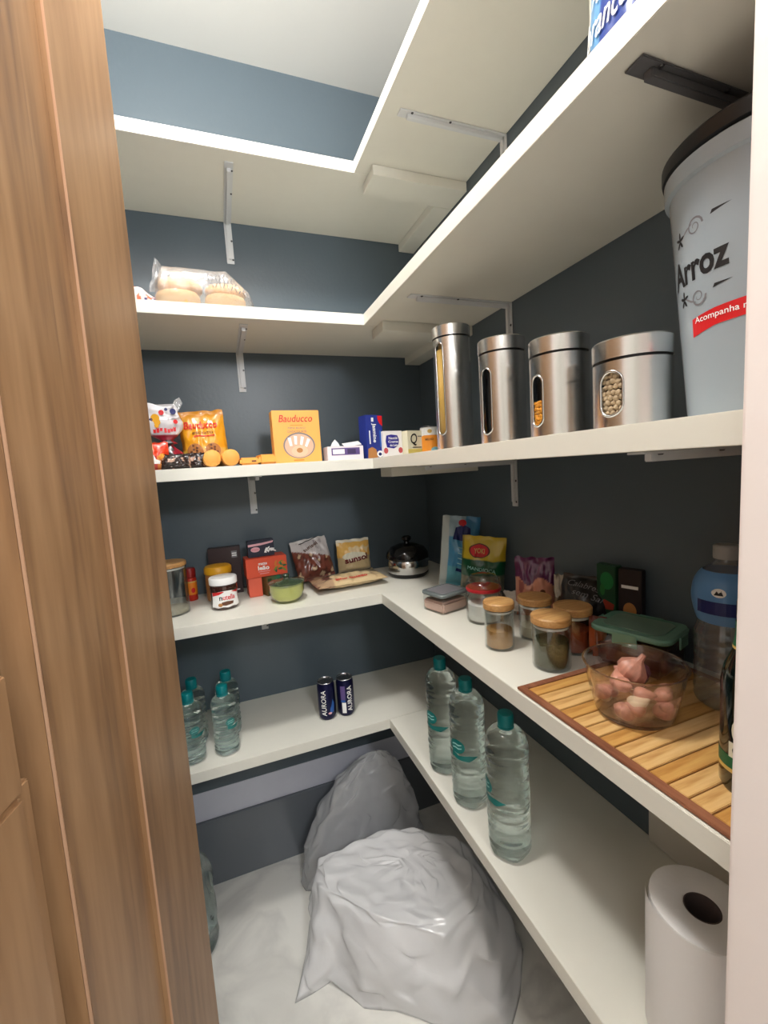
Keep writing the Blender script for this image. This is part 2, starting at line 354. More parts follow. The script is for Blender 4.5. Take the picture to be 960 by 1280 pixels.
# ------------------------------------------------------------------ room shell
def struct(name, m, *boxes, bev=0):
    bm = bmesh.new()
    for b_ in boxes: bx(bm, *b_, bev)
    return tag(obj(name, bm, m), kind='structure')
struct('floor', M['floor'], (-2.2, 1.3, -3.6, 0, -.08, 0))
struct('ceiling', M['ceil'], (-2.2, 1.3, -3.6, .1, 2.674, 2.75))
struct('wall_back', M['wall'], (-1.55, .1, 0, .1, 0, 2.674))
struct('wall_right', M['wall'], (0, .1, -1.29, 0, 0, 2.674))
struct('wall_left', M['wall'], (-1.55, -1.45, -1.29, 0, 0, 2.674))
struct('wall_front', M['pink'], (-.358, 1.3, -1.44, -1.29, 0, 2.674), (-2.2, -1.0, -1.44, -1.29, 0, 2.674), (-1.0, -.358, -1.44, -1.29, 2.36, 2.674), bev=.004)
for v in bpy.data.objects['wall_front'].data.vertices:
    if -.37 < v.co.x < -.35 and v.co.z < 2.7: v.co.x += -.013+.015*v.co.z
struct('wall_hall_back', M['hall'], (-2.2, 1.3, -3.7, -3.6, 0, 2.674))
struct('wall_hall_left', M['hall'], (-2.3, -2.2, -3.6, -1.29, 0, 2.674))
struct('wall_hall_right', M['hall'], (1.3, 1.4, -3.6, -1.29, 0, 2.674))
struct('baseboard_back', M['tile'], (-1.45, 0, -.012, 0, 0, .236), bev=.001)
struct('baseboard_right', M['tile'], (-.012, 0, -1.29, -.012, 0, .236), bev=.001)
struct('trim_2', mat('pale_wall_strip', (204, 206, 218), .3, var=.04), (-1.45, -.013, -.002, 0, .237, .339))  # thin paler band on the back wall, just above the skirting
struct('trim_1', M['panel'], (-.012, 0, -1.285, -.945, .625, .9895), bev=.001)

# lamps (out of frame)
t = thing('ceiling_lamp', 'round flush white ceiling lamp in the pantry above the shelves', 'lamp', (-.82, -.88, 2.674))
lobj('lamp_body', [(.045, -.03), (.05, -.02), (.05, 0)], M['white'], t)
t = thing('pendant_lamp', 'white globe pendant lamp hanging in the hall outside the pantry', 'lamp', (-.43, -2.28, 2.674))
lobj('cord', [(.003, -.50), (.003, 0)], M['white'], t, 8); lobj('canopy', [(.04, -.02), (.045, 0)], M['white'], t, 24); lobj('socket', [(.02, -.535), (.02, -.50)], M['white'], t, 16)

# ------------------------------------------------------------------ door leaf (oak), opened into the pantry
hx, hy = -.98, -1.29; ex_, ey_ = -.848, -.64
ang = math.atan2(ey_-hy, ex_-hx); Wd = math.hypot(ey_-hy, ex_-hx)
dr = bpy.data.objects.new('door_1', None); COL.objects.link(dr); dr.location = (hx, hy, 0); dr.rotation_euler = (0, 0, ang); dr['kind'] = 'structure'
# local: x along leaf from hinge, front face (towards the shelves) at y=0, thickness to +y
def board(name, x0, x1, z0, z1, y0=0.0, y1=.036, bev=.0025, parent=dr): return box(name, x0, x1, y0, y1, z0, z1, M['door'], parent, bev)
board('stile', .700*Wd, Wd, .01, 2.33)
board('moulding_strip', .598*Wd, .701*Wd, .01, 2.33, .009, .03, .0015)
for (xa, yy) in ((.700, -.0006), (.4255, -.0016)): box('edge_highlight', xa*Wd-.0008, xa*Wd+.0010, yy, yy+.003, .01, 2.33, M['edge_hl'], dr, .0004)  # thin pale strips paint the edge highlights onto the stiles
board('stile', .425*Wd, .602*Wd, .01, 2.33, -.001, .036, .003)
board('stile', 0, .14*Wd, .01, 2.33)
board('rail', .14*Wd, .401*Wd, .01, .16); board('rail', .14*Wd, .401*Wd, 2.2, 2.33)
board('rail', .14*Wd, .365*Wd, 1.12, 1.232, .002, .036, .002)
board('panel', .14*Wd, .401*Wd, .16, 1.12, .012, .03); board('raised_panel', .17*Wd, .365*Wd, .19, 1.118, .002, .02, .004)
board('panel', .14*Wd, .401*Wd, 1.232, 2.2, .022, .032)
for z in (.3, 1.2, 2.1): lobj('hinge', [(.006, z-.05), (.006, z+.05)], M['chrome'], dr, 12, loc=(-.004, .0, 0))

# ------------------------------------------------------------------ shelves
ZS = [.6237, 1.0197, 1.4224, 1.8236, 2.2225]; TH = .0301; SA = .3257; SB = .3241
ordl = ['lowest', 'second lowest', 'middle', 'second highest', 'topmost']
desc = ['holding water bottles and two dark cans', 'holding the jars, bags and bamboo mat', 'holding the steel canisters and cookie packs', 'holding the bag of bread rolls', 'empty, just under the ceiling']
def bracket(parent, x, y, z, back, reach, drop):
    """L bracket under board underside z; back=True against the back wall, else against the right wall"""
    bm = bmesh.new()
    w_ = .011
    bx(bm, -w_, w_, -reach, -.001, z-.003, z-.0004, .0006); bx(bm, -.005, .005, -reach+.02, -.004, z-.012, z-.0025, .001)
    bx(bm, -w_, w_, -.004, -.0005, z-drop, z-.0004, .0006); bx(bm, -.005, .005, -.011, -.0035, z-drop+.012, z-.004, .001)
    rot = (0, 0, 0) if back else (0, 0, -PI/2)
    o = obj('bracket', bm, M['white_metal'], parent, False, (x, y, 0), rot)
    for (yy, zz, ax) in ((-reach+.03, z-.0035, 0), (-reach*.55, z-.0035, 0), (-.0045, z-drop*.45, 1), (-.0045, z-drop+.012, 1)):
        lobj('screw', [(.0032, 0), (.0022, .0014)], M['dark_metal'], o, 10, loc=(.0078, yy, zz), rot=(PI, 0, 0) if ax == 0 else (PI/2, 0, 0))
    return o
for i, z in enumerate(ZS):
    t = thing('corner_shelf', 'white L-shaped %s shelf, %s' % (ordl[i], desc[i]), 'shelf', (0, 0, z), 0, 'white corner shelves')
    box('shelf_board', -1.449, -.001, -SA, -.001, -TH, 0, M['board'], t, .0008)
    box('shelf_board', -SB, -.001, -1.289, -SA-.0006, -TH, 0, M['board'], t, .0008)
    if i >= 2:
        box('batten', -.286, -.001, -.372, -.283, -TH-.026, -TH-.0002, M['board'], t, .001)
        box('batten', -.06, -.001, -.2825, -.002, -TH-.026, -TH-.0002, M['board'], t, .001)
    if i >= 1:
        bracket(t, -.645, 0, -TH, True, .285, .125); bracket(t, -1.25, 0, -TH, True, .285, .125)
    if i >= 2:
        bracket(t, 0, -.548, -TH, False, .285, .125); nb = bracket(t, 0, -1.156, -TH, False, .30, .125)
        if i == 3:
            nb.data.materials[0] = M['bracket_grey']; nb['label'] = 'dark grey bracket'
L1, L2, L3, L4, L5 = [z+.0002 for z in ZS]
def campsi(x, y): return math.atan2(CAM.y-y, CAM.x-x)
def facing(x, y): return campsi(x, y)+PI/2      # rotz so that local -y looks at the viewer

# ------------------------------------------------------------------ bottles
def bottle_profile(H, Rr, big):
    pr = [(Rr*.45, .004), (Rr*.72, 0), (Rr*.9, .004), (Rr*.99, .014)]
    z = .018; top = H*(.74 if big else .70)
    pitch = .0165 if big else .0155; amp = .045 if big else .09
    while z < top:
        f = z/top
        waist = 1-.05*math.exp(-((f-.55)/.10)**2) if not big else 1-.02*math.exp(-((f-.82)/.05)**2)
        am = amp*(.35 if (big and .5 < f < .78) else 1)
        pr.append((Rr*waist*(1-am*(.5+.5*math.cos(2*PI*z/pitch))), z)); z += pitch/6
    n = 9; ne = .0135 if big else .0125; zt = H-.030
    for k in range(1, n+1):
        f = k/n; pr.append((ne+(Rr-ne)*math.cos(f*PI/2)**.85*(1-.02*math.cos(f*20)), top+(zt-top)*math.sin(f*PI/2)**.9 if f < 1 else zt))
    pr += [(ne, zt), (ne+.002, zt+.002), (ne+.002, zt+.004), (ne, zt+.006), (ne, zt+.012)]
    return pr
_meshes = {}
def water_bottle(x, y, H, Rr, big, label, group, phi_lab, rz=0):
    t = thing('water_bottle', label, 'bottle', (x, y, L1), rz, group)
    k = ('w', H, Rr)
    if k not in _meshes:
        def rm(a, z):
            q = 1.0
            if z < .03: q *= 1-.10*(1-z/.03)*(.5+.5*math.cos(5*a))
            if .03 < z < H*.7: q *= 1+.010*math.sin(2*a+z*120)+.006*math.sin(3*a-z*260)
            return q
        o = lobj('bottle_body', bottle_profile(H, Rr, big), M['pet'], t, 40, rm); shade(o, 70)
        c = lobj('cap', [(.0148, H-.024), (.0152, H-.023), (.0152, H-.003), (.0138, H-.0005), (.0, H)], M['teal'], t, 40, lambda a, z: 1+.02*math.cos(a*20))
        r = lobj('neck_ring', [(.0145, H-.029), (.0158, H-.028), (.0158, H-.0255), (.0145, H-.0245)], M['teal'], t, 32)
        _meshes[k] = (o, c, r)
    else:
        for s in _meshes[k]:
            q = s.copy(); q.parent = t; COL.objects.link(q)
    f = cyl(Rr, phi_lab, 0); sc = 1.0 if big else .68; zc = H*(.47 if big else .46)
    blob(f, (-.004*sc, zc+.012*sc), ell(.019*sc, .016*sc), M['tealp'], t, .0004, .004, 'label_print')
    blob(f, (.012*sc, zc-.012*sc), [(-.030*sc, -.001), (-.012*sc, -.006*sc), (.012*sc, -.007*sc), (.032*sc, .004*sc), (.012*sc, .007*sc), (-.012*sc, .004*sc), (-.030*sc, .012*sc)], M['tealp'], t, .0004, .004, 'label_print')
    for dz in (.016, .008): 
        blob(f, (-.004*sc, zc+dz*sc), [(-.012*sc, -.0022*sc), (-.004*sc, .0005), (.004*sc, -.0018*sc), (.012*sc, .001), (.012*sc, .003*sc), (.004*sc, .0012), (-.004*sc, .003*sc), (-.012*sc, .0005)], M['tealw'], t, .0009, .004, 'label_print')
    return t
cs = 'water bottles with teal caps'
water_bottle(-.273, -.584, .291, .0385, True, 'large teal-capped water bottle, farthest of the three on the lowest shelf', cs, campsi(-.273, -.584)-.75)
water_bottle(-.272, -.704, .291, .0400, True, 'large teal-capped water bottle, middle one of the three in a row', cs, campsi(-.272, -.704)-.55, 0)
water_bottle(-.270, -.848, .286, .0415, True, 'large teal-capped water bottle, nearest of the three in a row, beside the shelf edge', cs, campsi(-.27, -.844)-1.15, 0)
water_bottle(-.882, -.262, .195, .0345, False, 'small ribbed water bottle with teal cap, front left one beside the wooden door', cs, campsi(-.882, -.258)+.35)
water_bottle(-.793, -.262, .195, .0340, False, 'small ribbed water bottle with teal cap, front right one of the four small bottles', cs, campsi(-.793, -.259)+.5)
water_bottle(-.877, -.178, .195, .0335, False, 'small water bottle with teal cap half hidden behind the front left small bottle', cs, campsi(-.877, -.178)+1.9)
water_bottle(-.783, -.172, .195, .0335, False, 'small water bottle with teal cap half hidden behind the front right small bottle', cs, campsi(-.783, -.172)+1.9)

# large jug on the floor, mostly behind the door leaf
t = thing('water_jug', 'large clear water jug with slanting ribs on the floor behind the wooden door', 'bottle', (-.950, -.2, .0005))
pr = [(.05, 0), (.07, .006), (.075, .02)]+[(.075, .02+.2*k/14) for k in range(1, 15)]+[(.073, .235), (.064, .262), (.045, .285), (.024, .298), (.02, .315)]
lobj('jug_body', pr, M['pet'], t, 64, lambda a, z: 1+.03*math.sin(12*a+z*60)*(1 if .02 < z < .23 else 0)*min(1, (z-.0)/.03)); shade(bpy.data.objects['jug_body'], 80)
lobj('cap', [(.023, .312), (.024, .33), (.022, .334), (0, .335)], M['teal'], t, 32)

# ------------------------------------------------------------------ drink cans
def can(x, y, label, side):
    t = thing('drink_can', label, 'can', (x, y, L1), 0, 'dark blue drink cans'); r = .0272; h = .120; ph = campsi(x, y)
    lobj('can_body', [(.019, .001), (.021, 0), (.0235, .004), (r, .011), (r, h-.012), (.0245, h-.003), (.0245, h-.0028)], M['candark'], t, 48, cap=False)
    lobj('rim', [(.0245, h-.003), (.0252, h-.001), (.0246, h), (.0236, h-.001), (.0230, h-.006), (.022, h-.0062), (0, h-.0062)], M['silver'], t, 48)
    blob(plan((0, 0, h-.0058), (1, 0, 0), (0, 1, 0)), (0, .006), ell(.007, .011), M['chrome'], t, .0006, 0, 'ring_pull')
    f = cyl(r, ph)
    off = -.010 if side == 0 else .013
    text('AURORA', f, (off, .058), .082, M['whitep'], t, height=.0155, rot=PI/2, bold=.012)
    if side == 0:
        blob(f, (.013, .04), [(-.006, -.02), (.008, -.014), (.012, .012), (.006, .026), (.001, .008), (-.004, -.002)], M['bluep'], t); blob(f, (.008, .024), ell(.006, .0035), M['pinkp'], t, .0005)
    else:
        blob(f, (-.006, .03), rec(.013, .034), M['whitep'], t); blob(f, (-.008, .078), rec(.015, .045), M['purple'], t); blob(f, (-.008, .052), rec(.014, .006), M['bluep'], t, .0005)
        text('SABORES', f, (-.010, .078), .038, M['pinkp'], t, rot=PI/2, height=.004) if False else None
can(-.494, -.224, 'dark blue can with big white vertical lettering, the left of the pair', 0)
can(-.434, -.228, 'dark blue can with white panel left of vertical lettering, right of the pair', 1)

# ------------------------------------------------------------------ roll of paper
t = thing('paper_roll', 'big white roll of paper towel standing upright beside the white wall', 'paper roll', (-.222, -1.184, L1))
def roll_mesh():
    r0, r1, h = .0205, .0585, .193; n = 64
    pr = [(r0, .0005), (r1-.001, .0005), (r1, .003), (r1, h-.003), (r1-.001, h), (r0+.002, h-.0005), (r0, h-.002), (r0, .0005)]
    return lathe(pr, n, None, False)
vs, fs = roll_mesh(); o = pyd('paper', vs, fs, M['paper'], t); shade(o)
lobj('cardboard_core', [(.0202, 0), (.0202, .191), (.019, .191), (.019, 0), (.0202, 0)], mat('grey_cardboard', (96, 84, 82), .9), t, 40, cap=False)
# loose outer sheet
vs, fs = [], []; n = 40; a0 = campsi(-.222, -1.184)-1.6
for i in range(n+1):
    a = a0+i/n*1.9; rr = .0589+.0035*(1-i/n)**2
    for z in (0.002, .192): vs.append((rr*math.cos(a), rr*math.sin(a), z))
for i in range(n): fs.append((2*i, 2*i+2, 2*i+3, 2*i+1))
pyd('loose_sheet', vs, fs, M['paper'], t, True)

# ------------------------------------------------------------------ steel canisters
def grain_mesh(kind, Rc, phi, zc, a, hh, fill):
    """grains lying against the window from the inside"""
    vs, fs = [], []; rnd = random.Random(3)
    def blobg(c, sx, sy, sz, rot):
        bm = bmesh.new(); bmesh.ops.create_icosphere(bm, subdivisions=1, radius=1)
        mt = Matrix.Translation(c) @ Matrix.Rotation(phi, 4, 'Z') @ Matrix.Rotation(rot, 4, 'X') @ Matrix.Diagonal((sx, sy, sz, 1))
        o = len(vs)
        for v in bm.verts: vs.append(mt @ v.co)
        for f in bm.faces: fs.append(tuple(o+v.index for v in f.verts))
        bm.free()
    st = {'chickpea': .0082, 'corn': .0062}[kind]
    z = zc-hh-.004
    k = 0
    while z < zc-hh+2*hh*fill+.003:
        s = -a-.004+(st*.5 if k % 2 else 0)
        while s < a+.005:
            ang_ = phi+s/Rc; r = Rc-.006+rnd.uniform(-.001, .0007)
            c = Vector((r*math.cos(ang_), r*math.sin(ang_), z+rnd.uniform(-.0012, .0012)))
            blobg(c, st*.5, st*.55*rnd.uniform(.85, 1.1), st*.55*rnd.uniform(.9, 1.15), rnd.uniform(0, 3))
            s += st*.98
        z += st*.85; k += 1
    return vs, fs
def canister(x, y, h, r, dphi, zc, hh, a, content, label):
    t = thing('canister', label, 'canister', (x, y, L3), 0, 'brushed steel canisters'); phi = campsi(x, y)+dphi
    lidh = .026; hb = h-lidh-.003; n = 160; rows = 90
    vs, fs = [], []
    for j in range(rows+1):
        for i in range(n):
            q = 2*PI*i/n; vs.append((r*math.cos(q), r*math.sin(q), hb*j/rows))
    def inside(q, z):
        s = ((q-phi+PI) % (2*PI)-PI)*r; dz = abs(z-zc); st = hh-a
        if dz > st: return s*s+(dz-st)**2 < a*a
        return abs(s) < a
    for j in range(rows):
        for i in range(n):
            if not inside(2*PI*(i+.5)/n, hb*(j+.5)/rows): fs.append((j*n+i, j*n+(i+1) % n, (j+1)*n+(i+1) % n, (j+1)*n+i))
    fs.append(tuple(reversed(range(n))))
    pyd('canister_body', vs, fs, M['steel'], t, True)
    shade(bpy.context.scene.collection.objects[-1], 40)
    # window frame
    pts = []
    for k in range(48):
        b_ = 2*PI*k/48; pts.append((math.cos(b_), math.sin(b_)))
    f = cyl(r, phi); vs, fs = [], []
    N = 48
    for k in range(N):
        cx_, sz_ = pts[k]; off = (hh-a)*(1 if sz_ >= 0 else -1)
        for (rad, l) in ((a+.0022, .0002), (a+.0014, .0014), (a-.0006, .0014), (a-.0012, -.0012)):
            vs.append(f(cx_*rad, zc+off+sz_*rad, l))
    for k in range(N):
        for q in range(3): fs.append((4*k+q, 4*((k+1) % N)+q, 4*((k+1) % N)+q+1, 4*k+q+1))
    pyd('window_frame', vs, fs, M['chrome'], t, True)
    pan = [(cx_*(a-.0004), (hh-a)*(1 if sz_ >= 0 else -1)+sz_*(a-.0004)) for cx_, sz_ in pts]
    blob(f, (0, zc), pan, M['glass'], t, -.0004, .004, 'window_pane')
    lobj('inner_liner', [(r-.012, .002), (r-.012, hb-.002)], M['dark'] if content != 'pasta' else M['pasta'], t, 48)
    if content == 'pasta':
        bm = bmesh.new()
        for k in range(12):
            s = -a+2*a*k/11; p = f(s*1.3, 0, -.0045); mt = Matrix.Translation((p.x, p.y, .005))
            bmesh.ops.create_cone(bm, cap_ends=True, segments=6, radius1=.0011, radius2=.0011, depth=hb-.03, matrix=mt @ Matrix.Translation((0, 0, (hb-.03)/2)))
        tag(obj('spaghetti', bm, M['pasta'], t, True), kind='stuff')
    elif content in ('chickpea', 'corn'):
        vs, fs = grain_mesh(content, r, phi, zc, a, hh, 1.0 if content == 'chickpea' else .46)
        tag(pyd(content+'_fill', vs, fs, M['bean'] if content == 'chickpea' else M['corn'], t, True), kind='stuff')
    lobj('seal', [(r-.003, hb-.002), (r-.003, hb+.005)], M['black'], t, 64)
    lobj('lid', [(r-.002, hb+.003), (r+.0008, hb+.0035), (r+.0008, h-.002), (r-.001, h), (r*.8, h+.0005), (0, h+.0005)], M['steel'], t, 96)
canister(-.20, -1.069, .119, .0485, -.54, .048, .0285, .0155, 'chickpea', 'shortest steel canister, chickpeas behind its oval window, next to the rice container')
canister(-.20, -.933, .161, .0465, -.84, .062, .040, .0125, 'corn', 'steel canister half full of popcorn kernels, second from the rice container')
canister(-.20, -.779, .204, .0445, -.78, .085, .062, .0125, 'dark', 'steel canister with an all dark oval window, second from the corner')
canister(-.196, -.580, .290, .0440, -.75, .145, .105, .0115, 'pasta', 'tallest steel canister with spaghetti behind a long window, nearest the corner')

# rice container
t = thing('food_container', 'tall frosted plastic container for rice with black lid at right end of canisters', 'container', (-.142, -1.193, L3))
ph = campsi(-.142, -1.193)-.74
rf = lambda z: .072+.020*z/.27
lobj('container_body', [(.066, 0), (.071, .003), (.0725, .012), (.092, .262), (.0965, .264), (.0975, .268), (.0975, .282), (.095, .284), (.092, .283), (.0905, .262), (.070, .012), (.064, .004), (0, .004)], M['milk'], t, 72)
lobj('lid', [(.0945, .2845), (.099, .286), (.1, .290), (.1, .300), (.096, .304), (.06, .3055), (0, .3055)], M['black'], t, 72)
lobj('rice', [(.066, .006), (.0695, .014), (.0705, .030), (.04, .034), (0, .035)], M['sugar'], t, 40)
f = cyl(.085, ph, 0, rf)
text('Arroz', f, (-.006, .172), .078, M['blackp'], t, height=.030, bold=.03, rot=.03)
blob(f, (.032, .108), [(-.045, -.012), (-.015, -.006), (.02, -.004), (.055, -.006), (.055, .012), (.02, .014), (-.015, .012), (-.045, .008)], M['red'], t, .0004)
text('Acompanha medidor', f, (.036, .1125), .088, M['whitep'], t, height=.0085, bold=.01, lift=.0009)
def scroll(at, sg):
    pts = []
    for k in range(26):
        q = k/25*3.2*PI; r_ = .010*(1-k/30); pts.append((r_*math.cos(q), r_*math.sin(q)*sg))
    vs = []; out = []
    for k, (a_, b_) in enumerate(pts):
        n_ = math.hypot(a_, b_) or 1; w_ = .0011*(1-k/32)
        out.append((a_*(1+w_/n_), b_*(1+w_/n_), a_*(1-w_/n_), b_*(1-w_/n_)))
    P = []; F = []
    for a_, b_, c_, d_ in out: P += [(a_, b_), (c_, d_)]
    for k in range(25): F.append((2*k, 2*k+2, 2*k+3, 2*k+1))
    flat('ornament', P, F, f, M['greyp'], t, .0006, 0, 0, at)
for zz, sg in ((.212, 1), (.138, -1)):
    scroll((-.002, zz), sg)
    blob(f, (.024, zz+.004), [(-.008, -.0015), (.012, .002), (-.006, .0025)], M['blackp'], t, .0005)
    for k in range(5):
        q = k*1.25+.3; blob(f, (-.026+.004*math.cos(q), zz-.004*sg+.005*math.sin(q)), ell(.0045, .0016, 10), M['blackp'], t, .0005, 0, rot=q)
    blob(f, (-.014, zz-.002*sg), [(-.010, -.004*sg), (0, .002*sg), (.008, .006*sg), (.009, .0072*sg), (0, .0045*sg), (-.01, -.002*sg)], M['greyp'], t, .0005)

# ------------------------------------------------------------------ lidded glass jars
def jar(name, label, x, y, z, r, h, lidm, content, fill, cat='jar', lid_h=.016, group=None, glass='glass', lidover=.0015, empty=False):
    t = thing(name, label, cat, (x, y, z), 0, group)
    hb = h-lid_h
    lobj('glass_body', [(r-.004, 0), (r-.001, .001), (r, .004), (r, hb), (r-.002, hb+.0005), (r-.0022, .004), (0, .003)], M[glass], t, 48)
    if content: lobj('contents', [(r-.005, .0042), (r-.0035, .006), (r-.0035, fill*hb), (r*.5, fill*hb+.002), (0, fill*hb+.0025)], M[content], t, 40)
    lobj('lid', [(r+lidover-.002, hb+.0006), (r+lidover, hb+.002), (r+lidover, h-.003), (r+lidover-.002, h-.0008), (r*.6, h), (0, h)], M[lidm], t, 48)
    lobj('seal', [(r-.0028, hb-.006), (r-.0024, hb-.004), (r-.0028, hb-.002)], M['white'], t, 40)
    return t
g = 'glass jars with wooden lids'
jar('storage_jar', 'tall nearly empty glass jar with wooden lid, beside the wooden door', -.903, -.178, L2, .047, .149, 'lid', 'pale', .12, group=g, lid_h=.014)
jar('spice_jar', 'glass jar of tan powder with light wooden lid, in front of the red-sealed jar', -.245, -.803, L2, .029, .096, 'lid', 'tan', .48, group=g)
jar('spice_jar', 'glass spice jar of pale seasoning with wooden lid, in the middle of the wooden-lidded group', -.150, -.795, L2, .033, .088, 'lid', 'pale', .35, group=g)
jar('spice_jar', 'glass jar of orange-red paprika with brown wooden lid, just left of the green-lidded container', -.131, -.880, L2, .034, .089, 'lid', 'paprika', .6, group=g)
jar('spice_jar', 'glass jar of dark green dried herbs with flat wooden lid, beside the bamboo mat', -.214, -.915, L2, .0330, .096, 'lid', 'herb', .62, group=g)
# red-sealed sugar jar
t = thing('sugar_jar', 'glass jar of white sugar with clear domed lid and red rubber seal', 'jar', (-.187, -.662, L2))
lobj('glass_body', [(.034, 0), (.040, .002), (.0415, .008), (.0415, .062), (.037, .072), (.034, .0735), (.0355, .062), (.0385, .058), (.0385, .008), (0, .005)], M['glass'], t, 48)
lobj('sugar', [(.036, .006), (.038, .010), (.038, .043), (.02, .047), (0, .048)], M['sugar'], t, 40)
lobj('rubber_seal', [(.036, .074), (.040, .0745), (.041, .078), (.040, .0815), (.036, .082)], M['redseal'], t, 48)
lobj('glass_lid', [(.0395, .0825), (.041, .084), (.0405, .088), (.034, .095), (.034, .100), (.030, .108), (.02, .111), (0, .111)], M['glass'], t, 48)
bm = bmesh.new()
bmesh.ops.create_cone(bm, cap_ends=True, segments=8, radius1=.0012, radius2=.0012, depth=.05, matrix=Matrix.Translation((.044, 0, .072)))
obj('wire_clip', bm, M['chrome'], t)
# white/pink food box
t = thing('food_container', 'square clear container of pinkish flour with smoky grey lid', 'container', (-.225, -.540, L2), R(15))
bm = bmesh.new(); rrect(bm, .046, .040, 0, .042, .012, .003); shade(obj('clear_box', bm, M['glass'], t))
bm = bmesh.new(); bx(bm, -.0435, .0435, -.0375, .0375, .0025, .030, .005); obj('contents', bm, M['flour'], t)
bm = bmesh.new(); rrect(bm, .0485, .0425, .0425, .0505, .014, .002); shade(obj('lid', bm, M['greylid'], t)); bm = bmesh.new(); rrect(bm, .038, .032, .0506, .0518, .009, .0005); shade(obj('lid_panel', bm, M['greyp'], t))
# green-lidded container
t = thing('food_container', 'rectangular glass container with sea-green clip lid behind the garlic bowl', 'container', (-.086, -.985, L2), facing(-.086, -.985)-R(22)); t.scale = (.9, .9, .95)
bm = bmesh.new(); rrect(bm, .066, .052, 0, .068, .018, .004); shade(obj('glass_box', bm, M['glass'], t))
bm = bmesh.new(); bx(bm, -.0625, .0625, -.0485, .0485, .004, .046, .008)
bmesh.ops.subdivide_edges(bm, edges=bm.edges, cuts=4, use_grid_fill=True)
for v in bm.verts: v.co += Vector((0, 0, .010*noise.noise(v.co*60))) if v.co.z > .03 else Vector()
obj('contents', bm, M['meat'], t, True)
bm = bmesh.new(); rrect(bm, .072, .058, .0685, .079, .022, .003); shade(obj('lid', bm, M['greenlid'], t)); bm = bmesh.new(); rrect(bm, .054, .040, .0791, .0805, .016, .0006); shade(obj('lid_panel', bm, M['greenin'], t))
for (sx, sy) in ((0, -1), (0, 1), (1, 0), (-1, 0)):
    bm = bmesh.new()
    if sx == 0: bx(bm, -.022, .022, sy*.0615-.0015, sy*.0615+.0015, .056, .078, .001)
    else: bx(bm, sx*.0755-.0015, sx*.0755+.0015, -.018, .018, .056, .078, .001)
    obj('clip', bm, M['greenlid'], t)

# ------------------------------------------------------------------ bamboo mat and what stands on it
t = thing('bamboo_mat', 'bamboo slat mat with brown border at the shelf edge under the garlic bowl', 'mat', (0, 0, L2))
x0, x1, y0, y1 = -.321, -.028, -1.284, -.956
box('backing', x0+.002, x1-.002, y0+.002, y1-.002, 0, .0012, M['matframe'], t, .0003)
for (a_, b_, c_, d_) in ((x0, x0+.012, y0, y1), (x1-.012, x1, y0, y1), (x0+.0121, x1-.0121, y1-.012, y1), (x0+.0121, x1-.0121, y0, y0+.012)):
    box('border_strip', a_, b_, c_, d_, .0013, .0052, M['matframe'], t, .0006)
ns = 13; st = (y1-y0-.025)/ns; slat = None
for k in range(ns):
    yy = y0+.0125+st*(k+.5)
    o = box('slat', x0+.0126, x1-.0126, -st/2+.0009, st/2-.0009, 0, .0036, M['bamboo'] if k % 3 else M['bamboo2'], t, .0007, loc=(0, yy, .0013))
LM = L2+.0052
t = thing('glass_bowl', 'round clear glass bowl of garlic on the bamboo mat', 'bowl', (-.222, -1.088, LM))
rb = [(.038, 0), (.046, .001), (.050, .006), (.0585, .040), (.064, .072), (.0665, .0745), (.064, .075), (.0615, .072), (.0555, .040), (.046, .008), (.036, .005), (0, .005)]
lobj('bowl_glass', rb, M['bowlglass'], t, 64, lambda a, z: 1+(.006*math.cos(8*a) if .05 > z > .003 else 0))
BX, BY, BZ = -.222, -1.088, LM+.0052
def clove_mesh(k, seed, mt):
    vs, fs = [], []; nr, nn = 12, 14
    for j in range(nr+1):
        f = j/nr; z = f*.032; r = .0105*math.sin(PI*min(1, f**.8*1.0))**.75*(1-.25*f)+.0006
        for i in range(nn):
            a = 2*PI*i/nn; q = 1+.12*math.cos(a)-.10*abs(math.sin(a*1.5+seed))
            vs.append((r*q*math.cos(a)+.004*math.sin(PI*f), r*q*.9*math.sin(a), z))
    for j in range(nr):
        for i in range(nn): fs.append((j*nn+i, j*nn+(i+1) % nn, (j+1)*nn+(i+1) % nn, (j+1)*nn+i))
    fs.append(tuple(reversed(range(nn)))); fs.append(tuple(nr*nn+i for i in range(nn)))
    me = bpy.data.meshes.new('garlic_clove'); me.from_pydata(vs, [], fs); me.materials.append(mt); me.polygons.foreach_set('use_smooth', [True]*len(me.polygons)); return me
cm = [clove_mesh(0, .3, M['garlic']), clove_mesh(1, 1.9, M['garlic']), clove_mesh(2, 3.1, M['garlic2'])]
rnd = random.Random(5)
for k in range(21):
    ringn = k % 8; lay = k//8
    a = ringn*2*PI/8+.4*lay; rr = (.036, .031, .014)[lay]*(1 if ringn % 2 else .86)
    o = bpy.data.objects.new('garlic_clove', cm[2 if k in (3, 9, 12, 17) else k % 2]); COL.objects.link(o)
    o.location = (BX+rr*math.cos(a), BY+rr*math.sin(a), BZ+.010+lay*.013)
    o.rotation_euler = (rnd.uniform(1.0, 1.6)*(1 if k % 2 else -1), rnd.uniform(-.4, .4), a+rnd.uniform(-.6, .6)); o.scale = (1.15, 1.15, .92)
    tag(o, 'loose clove of pinkish garlic heaped in the clear glass bowl', 'garlic', 'garlic cloves in the glass bowl')
t = thing('garlic_bulb', 'whole garlic bulb lying on top of the loose cloves in the glass bowl', 'garlic', (BX+.002, BY+.014, BZ+.040)); t.rotation_euler = (.5, .3, .4)
lobj('bulb', [(.004, 0), (.015, .002), (.021, .010), (.020, .019), (.012, .027), (.005, .033), (.0035, .042)], M['garlic'], t, 48, lambda a, z: 1-.10*abs(math.sin(a*4)))
lobj('root_plate', [(.0055, -.001), (.0045, .0015)], M['root'], t, 16)
